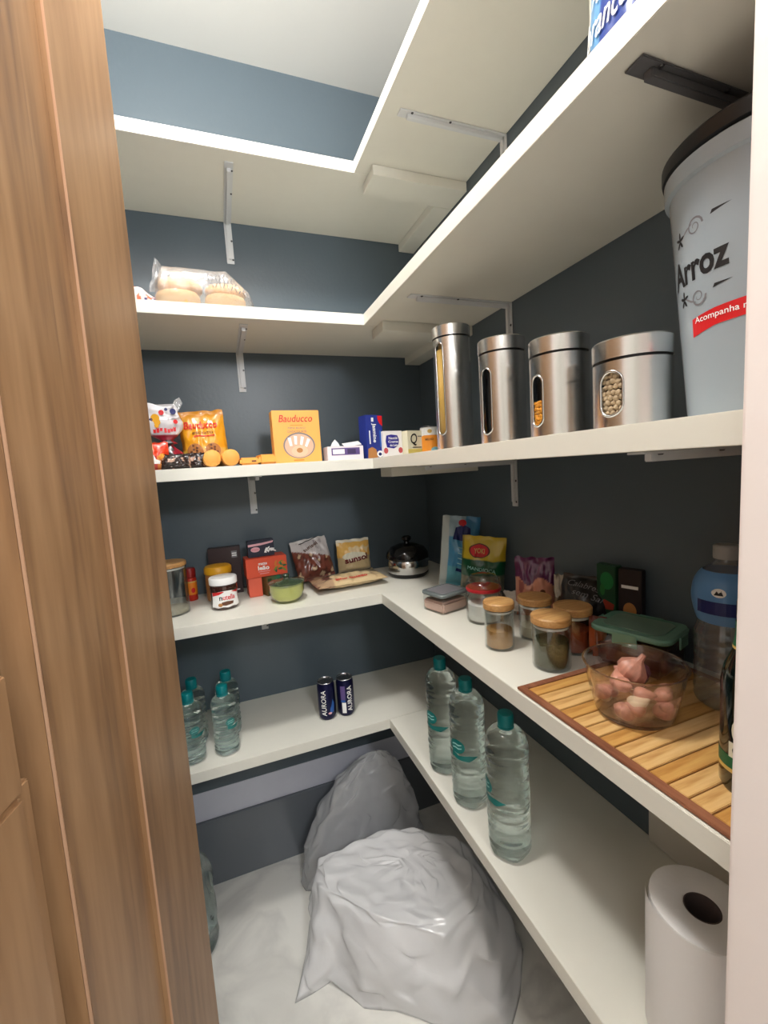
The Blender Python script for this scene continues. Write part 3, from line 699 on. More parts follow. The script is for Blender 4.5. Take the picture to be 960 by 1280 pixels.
t = thing('garlic_bulb', 'darker purplish garlic bulb at the back of the glass bowl', 'garlic', (BX+.034, BY+.008, BZ+.028)); t.rotation_euler = (-.5, .9, 1.4)
lobj('bulb', [(.004, 0), (.014, .002), (.020, .010), (.019, .019), (.011, .026), (.005, .031), (.003, .038)], mat('purple_garlic_skin', (120, 66, 76), .4, var=.4, vscale=80), t, 48, lambda a, z: 1-.10*abs(math.sin(a*4)))
lobj('root_plate', [(.0055, -.001), (.0045, .0015)], M['root'], t, 16)
# clear big bottle with blue label
t = thing('water_bottle', 'clear plastic bottle with grey cap and blue shoulder label, beside the oil bottle', 'bottle', (-.093, -1.128, LM))
H = .232
prb = [(.02, .004), (.028, 0), (.035, .006)]+[(.0375*(1-.03*(.5+.5*math.cos(2*PI*z/.016))), z) for z in [.012+.0025*k for k in range(40)]]+[(.034, .118), (.033, .125), (.0355, .132), (.0375, .140), (.0391, .148), (.0400, .155), (.0402, .161), (.0397, .168), (.0385, .176), (.0359, .184), (.0323, .191), (.027, .197), (.018, .204), (.014, .209), (.0135, .216)]
lobj('bottle_body', prb, M['petc'], t, 48); lobj('cap', [(.0155, .213), (.016, .215), (.016, H-.002), (.014, H), (0, H)], mat('grey_translucent_cap', (150, 150, 148), .4), t, 32, lambda a, z: 1+.02*math.cos(16*a))
lobj('shoulder_label', [(.0338, .125), (.0362, .132), (.0382, .140), (.0398, .148), (.0407, .155), (.0409, .161), (.0404, .168), (.0392, .176), (.0366, .184), (.033, .191), (.028, .197)], mat('blue_film_label', (88, 138, 190), .3), t, 48, cap=False)
f = cyl(.0395, campsi(-.093, -1.128), 0, lambda z: .0405 if z < .16 else .0392-(z-.175)*.45 if z > .175 else .0402)
blob(f, (0, .15), rec(.07, .018), M['navy'], t, .0005); blob(f, (-.008, .172), ell(.008, .006), M['whitep'], t, .0012); blob(f, (-.008, .172), [(-.005, -.003), (-.002, .003), (0, 0), (.003, .0035), (.005, -.003)], M['blackp'], t, .0018)
text('mineral', f, (0, .150), .034, M['whitep'], t, lift=.001, height=.007) if False else None
# olive oil bottle
t = thing('oil_bottle', 'dark green glass olive oil bottle with cream label, half hidden by the white wall', 'bottle', (-.236, -1.243, LM))
lobj('bottle_body', [(.022, .003), (.027, 0), (.0290, .005), (.0290, .118), (.026, .135), (.0185, .155), (.0165, .168), (.0165, .185), (.015, .188)], M['oil'], t, 48)
lobj('neck_label', [(.0190, .156), (.0171, .168), (.0170, .184)], M['greenp'], t, 40, cap=False); lobj('cap', [(.0155, .186), (.0165, .188), (.0165, .204), (.0155, .206), (0, .206)], M['black'], t, 32)
lobj('gold_band', [(.0192, .1552), (.0188, .158)], M['gold'], t, 40, cap=False); lobj('lower_band', [(.0293, .028), (.0293, .042)], M['greenp'], t, 48, cap=False); lobj('gold_band', [(.0294, .024), (.0294, .0285)], M['gold'], t, 48, cap=False)
ph = campsi(-.236, -1.243)
f = cyl(.0292, ph-.15); blob(f, (0, .072), ell(.0145, .019), M['cream'], t, .0003); blob(f, (0, .05), rec(.034, .017), M['cream'], t, .0005)
blob(f, (0, .074), ell(.0115, .0155), M['cream'], t, .0006)
for k in range(7):
    q = k*PI/6-.0; blob(f, (.003*math.cos(q), .080+.003*math.sin(q)), ell(.0045, .0009, 8), M['blackp'], t, .0008, 0, rot=q)
blob(f, (0, .073), rec(.0012, .010), M['blackp'], t, .0008, 0)
text('GALLO', f, (.002, .0505), .030, M['blackp'], t, height=.0085, lift=.001, cut=.004)
f2 = cyl(.0178, ph-.15, 0, lambda z: .0172 if z > .168 else .0172+(.168-z)*.16); text('CLÁSSICO', f2, (.002, .176), .026, M['whitep'], t, height=.0042, lift=.001, cut=.004); text('AZEITE', f2, (.002, .1655), .022, M['whitep'], t, height=.0042, lift=.001, cut=.004)

# ------------------------------------------------------------------ left arm of the second lowest shelf
t = thing('sauce_bottle', 'small red bottle with orange label behind the nearly empty wooden-lidded jar', 'bottle', (-.858, -.062, L2))
lobj('bottle_body', rounded(.072, .0175, .004), M['redb'], t, 32); lobj('label', [(.0178, .02), (.0178, .058)], M['orangelab'], t, 32, cap=False)
lobj('cap', [(.014, .0725), (.0165, .074), (.0165, .098), (.0145, .102), (0, .102)], mat('dark_red_cap', (140, 26, 24), .4), t, 32, lambda a, z: 1+.02*math.cos(14*a))
lobj('gold_band', [(.0179, .058), (.0179, .062)], M['gold'], t, 32, cap=False)
blob(cyl(.0178, campsi(-.858, -.062)+.3), (0, .034), ell(.006, .008), M['red'], t, .0004)

def pack(name, label, cat, x, y, z, w_, d, h_, col, rz=0, group=None, m='card', bev=.0012, cols=None):
    t = thing(name, label, cat, (x, y, z), rz, group)
    bm = bmesh.new(); bx(bm, -w_/2, w_/2, -d/2, d/2, 0, h_, bev)
    o = obj('carton', bm, M[m], t)
    setcol(o.data, [lin((cols(v.co) if cols else col)) for v in o.data.vertices])
    return t, plan((0, -d/2, 0), (1, 0, 0), (0, 0, 1)), plan((-w_/2, 0, 0), (0, -1, 0), (0, 0, 1)), plan((0, 0, h_), (1, 0, 0), (0, 1, 0))
t, F, Ls, Tp = pack('chocolate_box', 'tall dark brown box with a pale square, leaning wall side behind the spread jar', 'box', -.752, -.040, L2, .097, .034, .152, (46, 24, 26), R(-2))
blob(F, (.030, .128), rec(.017, .022), M['greyp'], t); blob(F, (.030, .131), rec(.014, .004), M['whitep'], t, .0005); blob(F, (.030, .124), rec(.014, .004), M['whitep'], t, .0005)
blob(F, (0, .100), ell(.004, .004), M['gold'], t); blob(F, (.030, .012), rec(.016, .003), M['whitep'], t)
# peanut spread jar
t = thing('peanut_jar', 'jar of peanut spread with yellow lid behind the white-lidded hazelnut jar', 'jar', (-.775, -.104, L2))
lobj('jar_body', [(.030, 0), (.036, .003), (.038, .01), (.038, .078), (.036, .083)], M['peanut'], t, 40); lobj('lid', [(.038, .0835), (.040, .0855), (.040, .102), (.036, .107), (.02, .110), (0, .110)], M['yellow'], t, 48, lambda a, z: 1+.006*math.cos(30*a))
# nutella
t = thing('spread_jar', 'jar of hazelnut spread with white lid and red and white label', 'jar', (-.762, -.197, L2))
def rmn(a, z): return 1-.02*math.cos(2*a)
NJ = [(.030, 0), (.036, .001), (.0385, .006), (.039, .014), (.037, .030), (.0368, .045), (.0385, .058), (.037, .068), (.034, .0705)]
lobj('jar_body', NJ, mat('spread_in_glass', (58, 30, 24), .08, coat=1), t, 64)
lobj('lid', [(.036, .071), (.0385, .0718), (.0385, .0885), (.0365, .091), (0, .0915)], M['white'], t, 64, lambda a, z: 1+(.004*math.cos(40*a) if z > .0719 and z < .09 else 0))
ph = campsi(-.762, -.197)
def rj(z):
    for (r0_, z0_), (r1_, z1_) in zip(NJ, NJ[1:]):
        if z0_ <= z <= z1_: return r0_+(r1_-r0_)*(z-z0_)/(z1_-z0_)
    return .037
f = cyl(.0375, ph+.1, 0, rj)
lab = []; 
for k in range(21): lab.append((-.042+.084*k/20, .009+.001*math.sin(k)))
for k in range(21): lab.append((.042-.084*k/20, .052+.004*math.cos((k-10)/5)*(1 if 5 < k < 16 else .6)))
flat('label', lab, [tuple(range(len(lab)))], f, M['whitep'], t, .0005, .003)
blob(f, (-.026, .047), [(-.014, -.006), (.008, -.001), (.022, .006), (.018, .008), (-.014, .005)], M['red'], t, .0010, .004); blob(f, (.028, .048), [(-.014, .004), (.01, -.003), (.012, .005)], M['red'], t, .0010, .004)
text('n', f, (-.0140, .0345), .0085, M['blackp'], t, height=.0105, bold=.02, lift=.0014, cut=.003)
text('utella', f, (.0085, .0370), .034, M['red'], t, height=.0145, bold=.02, lift=.0014, cut=.003)
blob(f, (-.002, .020), [(-.012, -.004), (0, -.006), (.02, -.003), (.022, .004), (.004, .006), (-.01, .004)], M['brownp'], t, .0012, .003); blob(f, (-.016, .017), ell(.006, .005), M['peanut'], t, .0014, .003)
# tea boxes
t, F, Ls, Tp = pack('tea_box', 'lower orange-red box standing under the tea box, its narrow side in view', 'box', -.672, -.108, L2, .040, .070, .060, (222, 96, 70), R(3), 'stacked tea boxes')
t, F, Ls, Tp = pack('green_box', 'small dark green box beside the pale green glass bowl', 'box', -.628, -.118, L2, .046, .070, .060, (14, 106, 70), R(20), None, cols=lambda c: (110, 84, 46) if c.x < -.02 else (12, 112, 78))
blob(F, (-.010, .03), [(-.009, -.026), (.006, -.026), (.004, .024), (-.009, .024)], mat('dark_olive_print', (44, 66, 34), .5), t); text('VERDE', F, (.012, .032), .038, M['tealw'], t, rot=PI/2, height=.006) if False else blob(F, (.009, .03), rec(.003, .04), M['tealw'], t)
t, F, Ls, Tp = pack('tea_box', 'orange-red tea box with white lettering, lying across the two lower boxes', 'box', -.634, -.112, L2+.0605, .124, .068, .060, (216, 78, 46), R(4), 'stacked tea boxes')
text('matte', F, (-.012, .042), .026, M['whitep'], t, height=.008, bold=.02); text('leão', F, (-.010, .029), .034, M['whitep'], t, height=.0135, bold=.03); blob(F, (-.009, .0175), rec(.036, .0016), M['pinkp'], t); blob(F, (-.009, .011), rec(.028, .0016), M['pinkp'], t)
for k in range(12):
    q = k*.55; blob(F, (.038+.014*math.cos(q*2.3), .028+.012*math.sin(q*3.1)), ell(.009, .0035, 10), [M['greenp'], mat('olive_leaf_print', (120, 130, 50), .5), mat('amber_leaf_print', (206, 120, 44), .5)][k % 3], t, .0004+k*.00005, 0, rot=q)
t, F, Ls, Tp = pack('gelatin_box', 'small dark navy box with black and white swirls on top of the tea boxes', 'box', -.644, -.112, L2+.121, .080, .030, .052, (26, 28, 50), R(5), 'stacked tea boxes')
blob(F, (0, .037), [(-.039, -.003), (0, -.001), (.036, .004), (.039, .010), (.0, .006), (-.039, .004)], M['pinkp'], t); blob(F, (-.018, .024), ell(.014, .008), M['pinkp'], t, .0005); text('Dr.Oetker', F, (-.018, .024), .022, M['red'], t, height=.004, lift=.0009)
for k in range(5):
    blob(F, (.014+.005*k, .016+.004*(k % 2)), [(-.006, -.004), (-.002, .006), (.002, .012), (.004, .010), (.001, .002), (.002, -.006)], M['whitep'], t, .0005, 0, rot=-.4*k)
# green glass bowl with lid
t = thing('lidded_bowl', 'round pale green glass bowl with clear knobbed lid, on the left arm of the shelf', 'bowl', (-.588, -.236, L2))
lobj('bowl_glass', [(.026, 0), (.034, .001), (.044, .012), (.0505, .032), (.0515, .052), (.053, .054), (.0515, .0555), (.050, .053), (.049, .032), (.042, .013), (0, .004)], M['glassg'], t, 56)
lobj('contents', [(.030, .005), (.0415, .014), (.0478, .032), (.0492, .050), (.03, .0515), (0, .0515)], M['lime'], t, 48)
lobj('lid', [(.0525, .056), (.053, .058), (.045, .0615), (.02, .065), (.010, .067), (.008, .071), (.0115, .077), (.010, .081), (0, .083)], M['lidglass'], t, 48)

# snack bags, left arm
t = thing('snack_bag', 'brown and white snack bag lying back near the wall, next to the yellow-topped one', 'bag', (-.462, -.075, L2), R(6), 'dried fruit and nut bags'); 
def cA(u, v, fr):
    if v > .95: return (205, 200, 196)
    if v > .60-.16*u: return (206, 198, 196) if noise.noise(Vector((u*5, v*5, 1))) < .35 else (170, 160, 160)
    n_ = noise.noise(Vector((u*5, v*6, 2)))
    return (120, 64, 50) if n_ < .1 else (196, 168, 134) if n_ > .35 else (92, 50, 42)
o, F = pillow('bag_film', .128, .142, .05, cA, M['foil'], t, 1, crum=.008, rot=(-.35, -.1, 0), loc=(0, 0, .012)); text('sunsol', F, (0, .112), .058, M['brownp'], t, height=.013, bold=.02, rot=.28, lift=.0015); blob(F, (.008, .137), rec(.09, .003), M['blackp'], t, .001, rot=.2)
t = thing('snack_bag', 'yellow and cream snack bag standing at the wall, left of the black pot', 'bag', (-.325, -.062, L2), R(-2), 'dried fruit and nut bags')
def cB(u, v, fr):
    if v > .93: return (214, 206, 186)
    if v > .5: return (228, 178, 92) if noise.noise(Vector((u*3, v*5, 3))) > -.15 else (232, 206, 160)
    return (176, 158, 128) if v < .16 else (196, 172, 128)
o, F = pillow('bag_film', .118, .126, .055, cB, M['foil'], t, 2, crum=.006, rot=(-.12, 0, 0), loc=(0, 0, .004)); blob(F, (0, .066), ell(.045, .015), M['cream'], t, .0015); text('sunsol', F, (.002, .058), .084, mat('maroon_print', (106, 24, 26), .5), t, height=.021, bold=.035, lift=.0022, rot=.12)
t = thing('flat_food_bag', 'flat clear bag of pale sliced food lying in front of the two snack bags', 'bag', (-.385, -.185, L2+.001), R(4))
def cC(u, v, fr):
    n_ = noise.noise(Vector((u*3, v*3, 6)))
    if u < -.55: return (96, 52, 42) if n_ < .1 else (170, 140, 110)
    if v > .55: return (66, 64, 56) if n_ > .05 else (176, 160, 124)
    return (206, 182, 140) if noise.noise(Vector((u*18, v*2, 6))) > -.2 else (184, 156, 116)
o, F = pillow('bag_film', .235, .135, .030, cC, M['foil'], t, 4, crum=.008, fin=.04, rot=(-PI/2+.03, 0, 0), loc=(0, -.055, .020)); text('alho fatiado', F, (.0, .024), .110, M['red'], t, height=.012, bold=.02, lift=.002)
# black pot / sugar bowl
t = thing('lidded_pot', 'shiny steel pot with black lid and knob in the corner of the shelf', 'pot', (-.162, -.158, L2))
lobj('pot_body', [(.055, 0), (.062, .003), (.069, .014), (.071, .034), (.070, .052), (.066, .060)], M['chrome'], t, 64); lobj('black_base', [(.055, -.0), (.064, .0005), (.0695, .010), (.070, .013)], M['potblack'], t, 64, cap=False)
lobj('lid', [(.068, .0605), (.073, .062), (.074, .068), (.071, .080), (.058, .098), (.030, .108), (.010, .111), (.008, .117), (.016, .124), (.016, .132), (.010, .136), (0, .137)], M['potblack'], t, 64)

# ------------------------------------------------------------------ bags and packets in the dim right arm
t = thing('milk_powder_bag', 'light blue and white bag leaning at the corner of the right wall', 'bag', (-.092, -.372, L2), facing(-.08, -.398)+R(4)); t.rotation_euler[1] = R(6)
def cD(u, v, fr):
    if u < -.62: return (190, 200, 200)
    if v > .72: return (62, 132, 178) if u > .25 else (150, 176, 190)
    return (66, 144, 186) if v > .3 else (96, 168, 186)
o, F = pillow('bag_film', .112, .215, .06, cD, M['foil'], t, 5, crum=.007); blob(F, (.004, .168), [(-.028, -.022), (.0, -.026), (.026, -.014), (.024, .012), (.004, .022), (-.02, .012)], M['navy'], t, .001); blob(F, (.004, .195), ell(.012, .010), M['red'], t, .001); text('leite', F, (.0, .168), .04, M['whitep'], t, height=.013, rot=.1, lift=.002) if False else None; blob(F, (.012, .052), rec(.044, .009), M['navy'], t, .001, rot=-.25)
for k in range(4): blob(F, (.012, .12-.016*k), rec(.04, .0022), M['tealw'], t, .001, rot=-.2)
t = thing('snack_bag', 'yellow and green bag with an orange emblem, clear lower half, beside the blue bag', 'bag', (-.075, -.478, L2), facing(-.075, -.478)-R(10)); t.rotation_euler[1] = R(5); t.scale = (.9, .9, 1)
def cE(u, v, fr):
    if v > .60: return (204, 178, 40) if u > -.93 else (130, 120, 30)
    if v > .34+.04*u: return (12, 82, 52)
    return (126, 122, 100) if noise.noise(Vector((u*6, v*6, 1))) > 0 else (96, 104, 88)
o, F = pillow('bag_film', .135, .165, .05, cE, M['foil'], t, 6, crum=.006); blob(F, (-.012, .125), ell(.034, .020), M['brownp'], t, .001); blob(F, (-.012, .125), ell(.03, .017), M['red'], t, .0015); text('YOKI', F, (-.012, .125), .034, M['gold'], t, height=.014, bold=.02, lift=.0022); text('MANDIOCA', F, (.0, .074), .088, M['tealw'], t, height=.010, rot=-.06, lift=.0018)
t = thing('snack_bag', 'pink and purple bag standing at the wall behind the wooden-lidded jars', 'bag', (-.07, -.700, L2), facing(-.07, -.7)-R(5))
def cF(u, v, fr):
    if v > .62+.06*math.sin(u*5): return (96, 38, 82)
    return (206, 140, 116) if noise.noise(Vector((u*3, v*3, 4))) < .25 else (158, 88, 80)
o, F = pillow('bag_film', .088, .142, .04, cF, M['foil'], t, 7, crum=.008); blob(F, (.02, .065), ell(.006, .008), M['brownp'], t, .001)
t = thing('white_packet', 'small white and black packet lying behind the wooden-lidded jars', 'packet', (-.108, -.655, L2), facing(-.108, -.655))
o, F = pillow('packet_film', .055, .055, .022, lambda u, v, fr: (214, 206, 196) if u+v*.6 > .0 else (34, 30, 32), M['wrap'], t, 8, crum=.004, rot=(-.8, 0, 0), loc=(0, -.02, .012))
t = thing('black_bag', 'glossy black bag with white script lettering behind the paprika jar', 'bag', (-.060, -.835, L2), facing(-.06, -.835)-R(8))
o, F = pillow('bag_film', .105, .112, .05, lambda u, v, fr: (16, 14, 18), M['foil'], t, 9, crum=.006, rot=(-.25, .1, 0), loc=(0, 0, .010)); text('Calabresa', F, (-.004, .090), .072, M['greyp'], t, height=.012, shear=.3, lift=.002, rot=-.15); text('sem Sal', F, (.002, .072), .060, M['greyp'], t, height=.012, shear=.3, lift=.002, rot=-.15)
t = thing('crumpled_bag', 'crumpled clear bag end sticking up left of the black bag', 'bag', (-.050, -.768, L2), facing(-.05, -.768)); t.scale = (.8, .8, 1)
o, F = pillow('bag_film', .045, .112, .03, lambda u, v, fr: (186, 176, 160) if v > .55 else (120, 96, 70), M['foil'], t, 10, crum=.012)
for (nm, x, y, col, lb, w_, rz) in (('seasoning_box', -.028, -.872, (18, 66, 38), 'dark green box with a red print, standing against the right wall', .044, -8), ('seasoning_box', -.026, -.922, (30, 18, 22), 'dark maroon box with white lettering, against the right wall beside the green box', .042, 6)):
    t, F, Ls, Tp = pack(nm, lb, 'box', x, y, L2, w_, .018, .152, col, -PI/2+R(rz)+R(12), 'seasoning boxes at the right wall')
    if col[1] > 50:
        blob(F, (.0, .075), [(-.018, -.008), (-.004, .006), (.018, .0), (.016, -.012), (0, -.014)], mat('tomato_red_print', (150, 52, 34), .5), t); blob(F, (.002, .12), ell(.015, .018), mat('leaf_green_print', (30, 120, 60), .5), t); blob(F, (-.008, .10), ell(.006, .012), mat('leaf_green_print', (40, 110, 50), .5), t, .0005)
    else:
        text('KITANO', F, (0, .118), .032, M['whitep'], t, height=.008) if False else blob(F, (0, .118), rec(.03, .006), M['whitep'], t); blob(F, (0, .072), ell(.012, .016), M['peanut'], t)
t = thing('seasoning_sachet', 'narrow orange-brown sachet between paprika jar and green-lidded container', 'packet', (-.118, -.928, L2), facing(-.118, -.928))
o, F = pillow('sachet_film', .030, .078, .014, lambda u, v, fr: (176, 84, 40) if v < .75 else (96, 40, 30), M['foil'], t, 11, crum=.003, nu=12, nv=16)

# ------------------------------------------------------------------ middle shelf, left arm
def wrapper(name, label, cat, x, y, z, rz, w_, h_, d, colf, seed, crum=.006, rot=None, loc=None, m='foil', nu=36, nv=44, base=.6):
    t = thing(name, label, cat, (x, y, z), rz)
    o, F = pillow('bag_film', w_, h_, d, colf, M[m], t, seed, crum=crum, rot=rot, loc=loc, nu=nu, nv=nv, base=base); return t, F
def cG(u, v, fr):
    if v < .30: return (26, 20, 26) if u < .2 else (140, 20, 40)
    if v < .46: return (20, 18, 24) if abs(u) < .5 else (150, 24, 44)
    if v < .55: return (150, 22, 46)
    return (222, 220, 224)
t = thing('candy_bag', 'white candy bag with red, yellow and blue dots tied above a dark red base', 'bag', (-.868, -.205, L3), R(4))
vs, fs, cs_ = [], [], []
nj, ni = 48, 36
for j in range(nj+1):
    v = j/nj
    if v < .5: rx = .034-.052*v+.012*math.sin(v*9); 
    else: rx = .012+.040*math.sin(min(1, (v-.42)/.45)*PI*.62)
    if .40 < v < .52: rx = .013+.25*abs(v-.46)
    ry = rx*(.55 if v < .5 else .35)
    if v > .93: rx *= .92
    cxx = -.004+.010*math.sin(v*5)
    for i in range(ni):
        a = 2*PI*i/ni; nz = 1+.22*noise.noise(Vector((math.cos(a)*2.2, math.sin(a)*2.2, v*9)))
        vs.append((cxx+rx*nz*math.cos(a), ry*nz*math.sin(a), .172*v+.006*math.cos(a*3)*(v > .8)))
        cs_.append(lin(cG(math.cos(a), v, True)))
for j in range(nj):
    for i in range(ni): fs.append((j*ni+i, j*ni+(i+1) % ni, (j+1)*ni+(i+1) % ni, (j+1)*ni+i))
fs.append(tuple(reversed(range(ni)))); fs.append(tuple(nj*ni+i for i in range(ni)))
o = pyd('bag_film', vs, fs, M['foil'], t, True); setcol(o.data, cs_)
def fcb(s, tt, l): 
    v = tt/.172; return Vector((s, -.35*math.sqrt(max(0, 1-min(1, abs(s)/.048)**2))*.042-.004-l, tt))
for (s, tt, r_, m_) in ((-.004, .152, .0065, 'red'), (.024, .155, .0075, 'navy'), (-.020, .138, .0105, 'yellow'), (-.016, .127, .008, 'yellow'), (-.018, .118, .0055, 'yellow'), (.028, .128, .0055, 'red'), (-.03, .134, .004, 'navy'), (.008, .160, .004, 'navy')):
    blob(fcb, (s, tt), ell(r_, r_*1.05, 14), M[m_], t, .0016, 0)
text('NHAC', fcb, (.002, .104), .046, mat('crimson_print', (170, 20, 44), .45), t, height=.014, bold=.04, lift=.004, cut=0) if False else blob(fcb, (.002, .105), rec(.006, .012), M['red'], t, .004, 0)
for k, (s_, h_) in enumerate(((-.024, .010), (-.016, .013), (-.008, .009), (.010, .011), (.017, .009), (.024, .012))): blob(fcb, (s_, .104+.002*(k % 3)), [(-.0032, -h_/2), (.0028, -h_/2), (.0035, h_/2), (0, h_/3), (-.003, h_/2)], M['red'], t, .004, 0)
# clear torn top
vs = [(-.002+.03*math.cos(k*.7)*.5, .002*math.sin(k*2.1), .165+.022*abs(math.sin(k*1.3))) for k in range(8)]
blob(plan((0, 0, 0), (1, 0, 0), (0, 0, 1)), (.036, .175), [(-.02, -.018), (.004, -.014), (.014, .004), (.008, .020), (0, .006), (-.006, .012)], M['film'], t, .001, 0, 'torn_film')
t, F = wrapper('snack_pack', 'red and orange snack pack with a small white emblem, at the end beside the door', 'bag', -.905, -.255, L3, R(6), .090, .072, .04, lambda u, v, fr: (228, 206, 150) if v > .72 and u < .2 else (226, 64, 30) if v > .52 else (196, 24, 36) if u < .35 and v > .2 else (226, 140, 60) if u > .35 else (196, 70, 60), 21)
blob(F, (.010, .026), [(-.013, -.008), (.012, -.010), (.015, -.002), (.004, .002), (.0, .012), (-.007, .009), (-.008, 0)], M['whitep'], t, .0025, .004); blob(F, (.031, .034), ell(.009, .009), M['orange'], t, .0025, .004)
def cCh(u, v, fr):
    n_ = noise.noise(Vector((u*2.5, v*2.5, 8)))
    return (36, 22, 20) if n_ < .22 else (186, 150, 130)
t, F = wrapper('chocolate_packet', 'dark brown glossy chocolate packet lying left of the round cookie rolls', 'packet', -.845, -.262, L3, R(8), .070, .040, .032, cCh, 22, .008)
t, F = wrapper('chocolate_packet', 'smaller dark brown packet wedged against the left round cookie roll', 'packet', -.797, -.235, L3, R(-14), .046, .042, .028, cCh, 23, .007, nu=24, nv=24)
def cY(u, v, fr):
    if v > .90: return (222, 150, 40)
    if v < .34:
        return (214, 170, 70) if abs(u) > .8 else (206, 158, 80)
    return (226, 156, 34) if u > -.88 else (170, 104, 20)
t, F = wrapper('cookie_bag', 'yellow-orange cookie bag standing upright behind the two round cookie rolls', 'bag', -.770, -.165, L3, R(-2), .120, .165, .052, cY, 24, .006, rot=(-.06, -.05, 0))
text('Bauducco', F, (-.002, .124), .090, M['red'], t, height=.022, bold=.02, lift=.002, rot=.0, shear=.15); text('BISCOITO', F, (0, .100), .056, M['brownp'], t, height=.007, bold=.02, lift=.002); blob(F, (.004, .091), rec(.056, .003), M['red'], t, .0018, .006)
for (cx_, rr) in ((-.026, .022), (.022, .020)):
    blob(F, (cx_, .050), ell(rr, rr*.95, 24), mat('cookie_print', (170, 112, 60), .5), t, .0018, .004); 
    for k in range(7): blob(F, (cx_+rr*.6*math.cos(k*2.4)*(k/7+.3), .050+rr*.6*math.sin(k*2.4)*(k/7+.3)), ell(.0035, .003, 8), M['brownp'], t, .0026, 0)
for (x, lb) in ((-.758, 'left of two round orange cookie roll ends lying at the shelf edge'), (-.712, 'right of two round orange cookie roll ends lying at the shelf edge')):
    t = thing('cookie_roll', lb, 'cookie roll', (x, -.255, L3+.0225), R(3), 'orange cookie rolls')
    o = lobj('wrapper', [(0, 0), (.012, .0008), (.0195, .001), (.022, .004), (.0222, .13), (.019, .134), (0, .134)], mat('orange_wrapper', (240, 172, 84), .4, bump=.5, bscale=120), t, 40, rot=(-PI/2, 0, 0), loc=(0, -.05, 0))
    lobj('crimped_seal', [(.004, -.0018), (.016, -.0006), (.0185, .0009)], mat('orange_seal', (236, 164, 76), .5), t, 40, lambda a, z: 1+.05*math.cos(14*a), rot=(-PI/2, 0, 0), loc=(0, -.05, 0))
t, F, Ls, Tp = pack('cookie_pack', 'small flat orange pack with a dark slot, lying right of the round rolls', 'packet', -.664, -.262, L3, .052, .09, .020, (238, 166, 70), R(2), 'small orange packs', bev=.005); blob(F, (.010, .010), rec(.012, .004), M['brownp'], t)
t, F, Ls, Tp = pack('cookie_pack', 'slightly higher plain orange pack touching the tall orange box', 'packet', -.618, -.250, L3, .048, .09, .027, (240, 168, 72), R(5), 'small orange packs', bev=.006)
t, F, Ls, Tp = pack('cookie_box', 'tall orange box with red script and a round picture on the middle shelf', 'box', -.523, -.225, L3, .136, .045, .150, (242, 172, 84), R(2)); 
text('Bauducco', F, (0, .127), .096, M['red'], t, height=.020, bold=.005, shear=.2); blob(F, (0, .108), rec(.036, .0018), M['orangelab'], t); text('MINI BOLO', F, (0, .100), .05, M['greyp'], t, height=.005); text('CHOCOLATE', F, (0, .090), .056, M['greyp'], t, height=.006)
blob(F, (.004, .050), ell(.046, .037, 32), M['greyp'], t, .0003); blob(F, (.004, .049), ell(.042, .034, 32), mat('beige_print', (214, 176, 150), .3), t, .0006); blob(F, (.004, .034), ell(.024, .016), mat('pale_cake_print', (230, 190, 160), .4), t, .0008); blob(F, (.004, .036), ell(.009, .007), M['peanut'], t, .001)
for k, (a_, b_) in enumerate(((-.022, .062), (-.006, .066), (.012, .064), (.028, .058))): blob(F, (a_, b_), [(-.005, -.012), (.002, -.014), (.006, .010), (-.003, .012)], M['whitep'], t, .001, 0, rot=.3-.2*k)
text('ABRA', F, (.0, .008), .02, M['orangelab'], t, height=.003) if False else blob(F, (0, .008), rec(.03, .003), M['orangelab'], t)
t, F, Ls, Tp = pack('open_carton', 'low white carton with purple print and torn white flaps on top', 'box', -.385, -.235, L3, .112, .05, .042, (226, 216, 220), R(2)); blob(F, (.0, .026), rec(.088, .021), M['purple'], t); blob(F, (-.022, .026), rec(.036, .014), M['whitep'], t, .0006); blob(F, (.018, .026), rec(.026, .014), mat('dark_purple_print', (60, 44, 86), .5), t, .0006)
P0 = plan((0, -.02, .0425), (1, 0, 0), (0, 0, 1))
blob(P0, (-.030, .004), [(-.014, -.004), (.014, -.004), (.010, .005), (0, .016), (-.009, .006)], M['white'], t, .0, 0, 'torn_flap'); bm = bmesh.new(); bx(bm, -.025, .030, -.012, .012, 0, .0012, .0004); obj('torn_flap', bm, M['white'], t, loc=(.022, -.012, .047), rot=(.5, -.12, .1))
t, F, Ls, Tp = pack('cracker_box', 'tall blue box with red corner and white vertical lettering, tallest of the small boxes', 'box', -.292, -.232, L3, .058, .045, .132, (32, 48, 132), R(12)); text('Jasmine', F, (-.002, .078), .058, M['whitep'], t, rot=-PI/2, height=.017, bold=.02); blob(F, (.020, .110), [(-.008, .020), (.009, .020), (.009, -.012), (-.001, -.004), (-.007, .008)], M['red'], t)
blob(F, (-.008, .018), [(-.020, -.016), (.016, -.016), (.010, .010), (-.004, .018), (-.018, .012)], M['peanut'], t); blob(F, (.015, .014), ell(.011, .010), M['whitep'], t, .0006); blob(F, (.015, .013), ell(.006, .005), M['navy'], t, .0009); blob(F, (-.018, .065), rec(.004, .04), M['whitep'], t); blob(F, (.02, .06), rec(.006, .05), M['bluep'], t); blob(F, (-.006, .118), rec(.008, .012), M['whitep'], t)
t, F, Ls, Tp = pack('cream_carton', 'small white carton with a blue cloud emblem and two red fruits', 'box', -.233, -.240, L3, .066, .04, .082, (232, 228, 226), R(6)); blob(F, (-.002, .050), [(-.020, -.018), (.004, -.022), (.020, -.014), (.023, .004), (.018, .018), (-.004, .021), (-.020, .018), (-.024, 0)], mat('royal_blue_print', (44, 40, 140), .45), t)
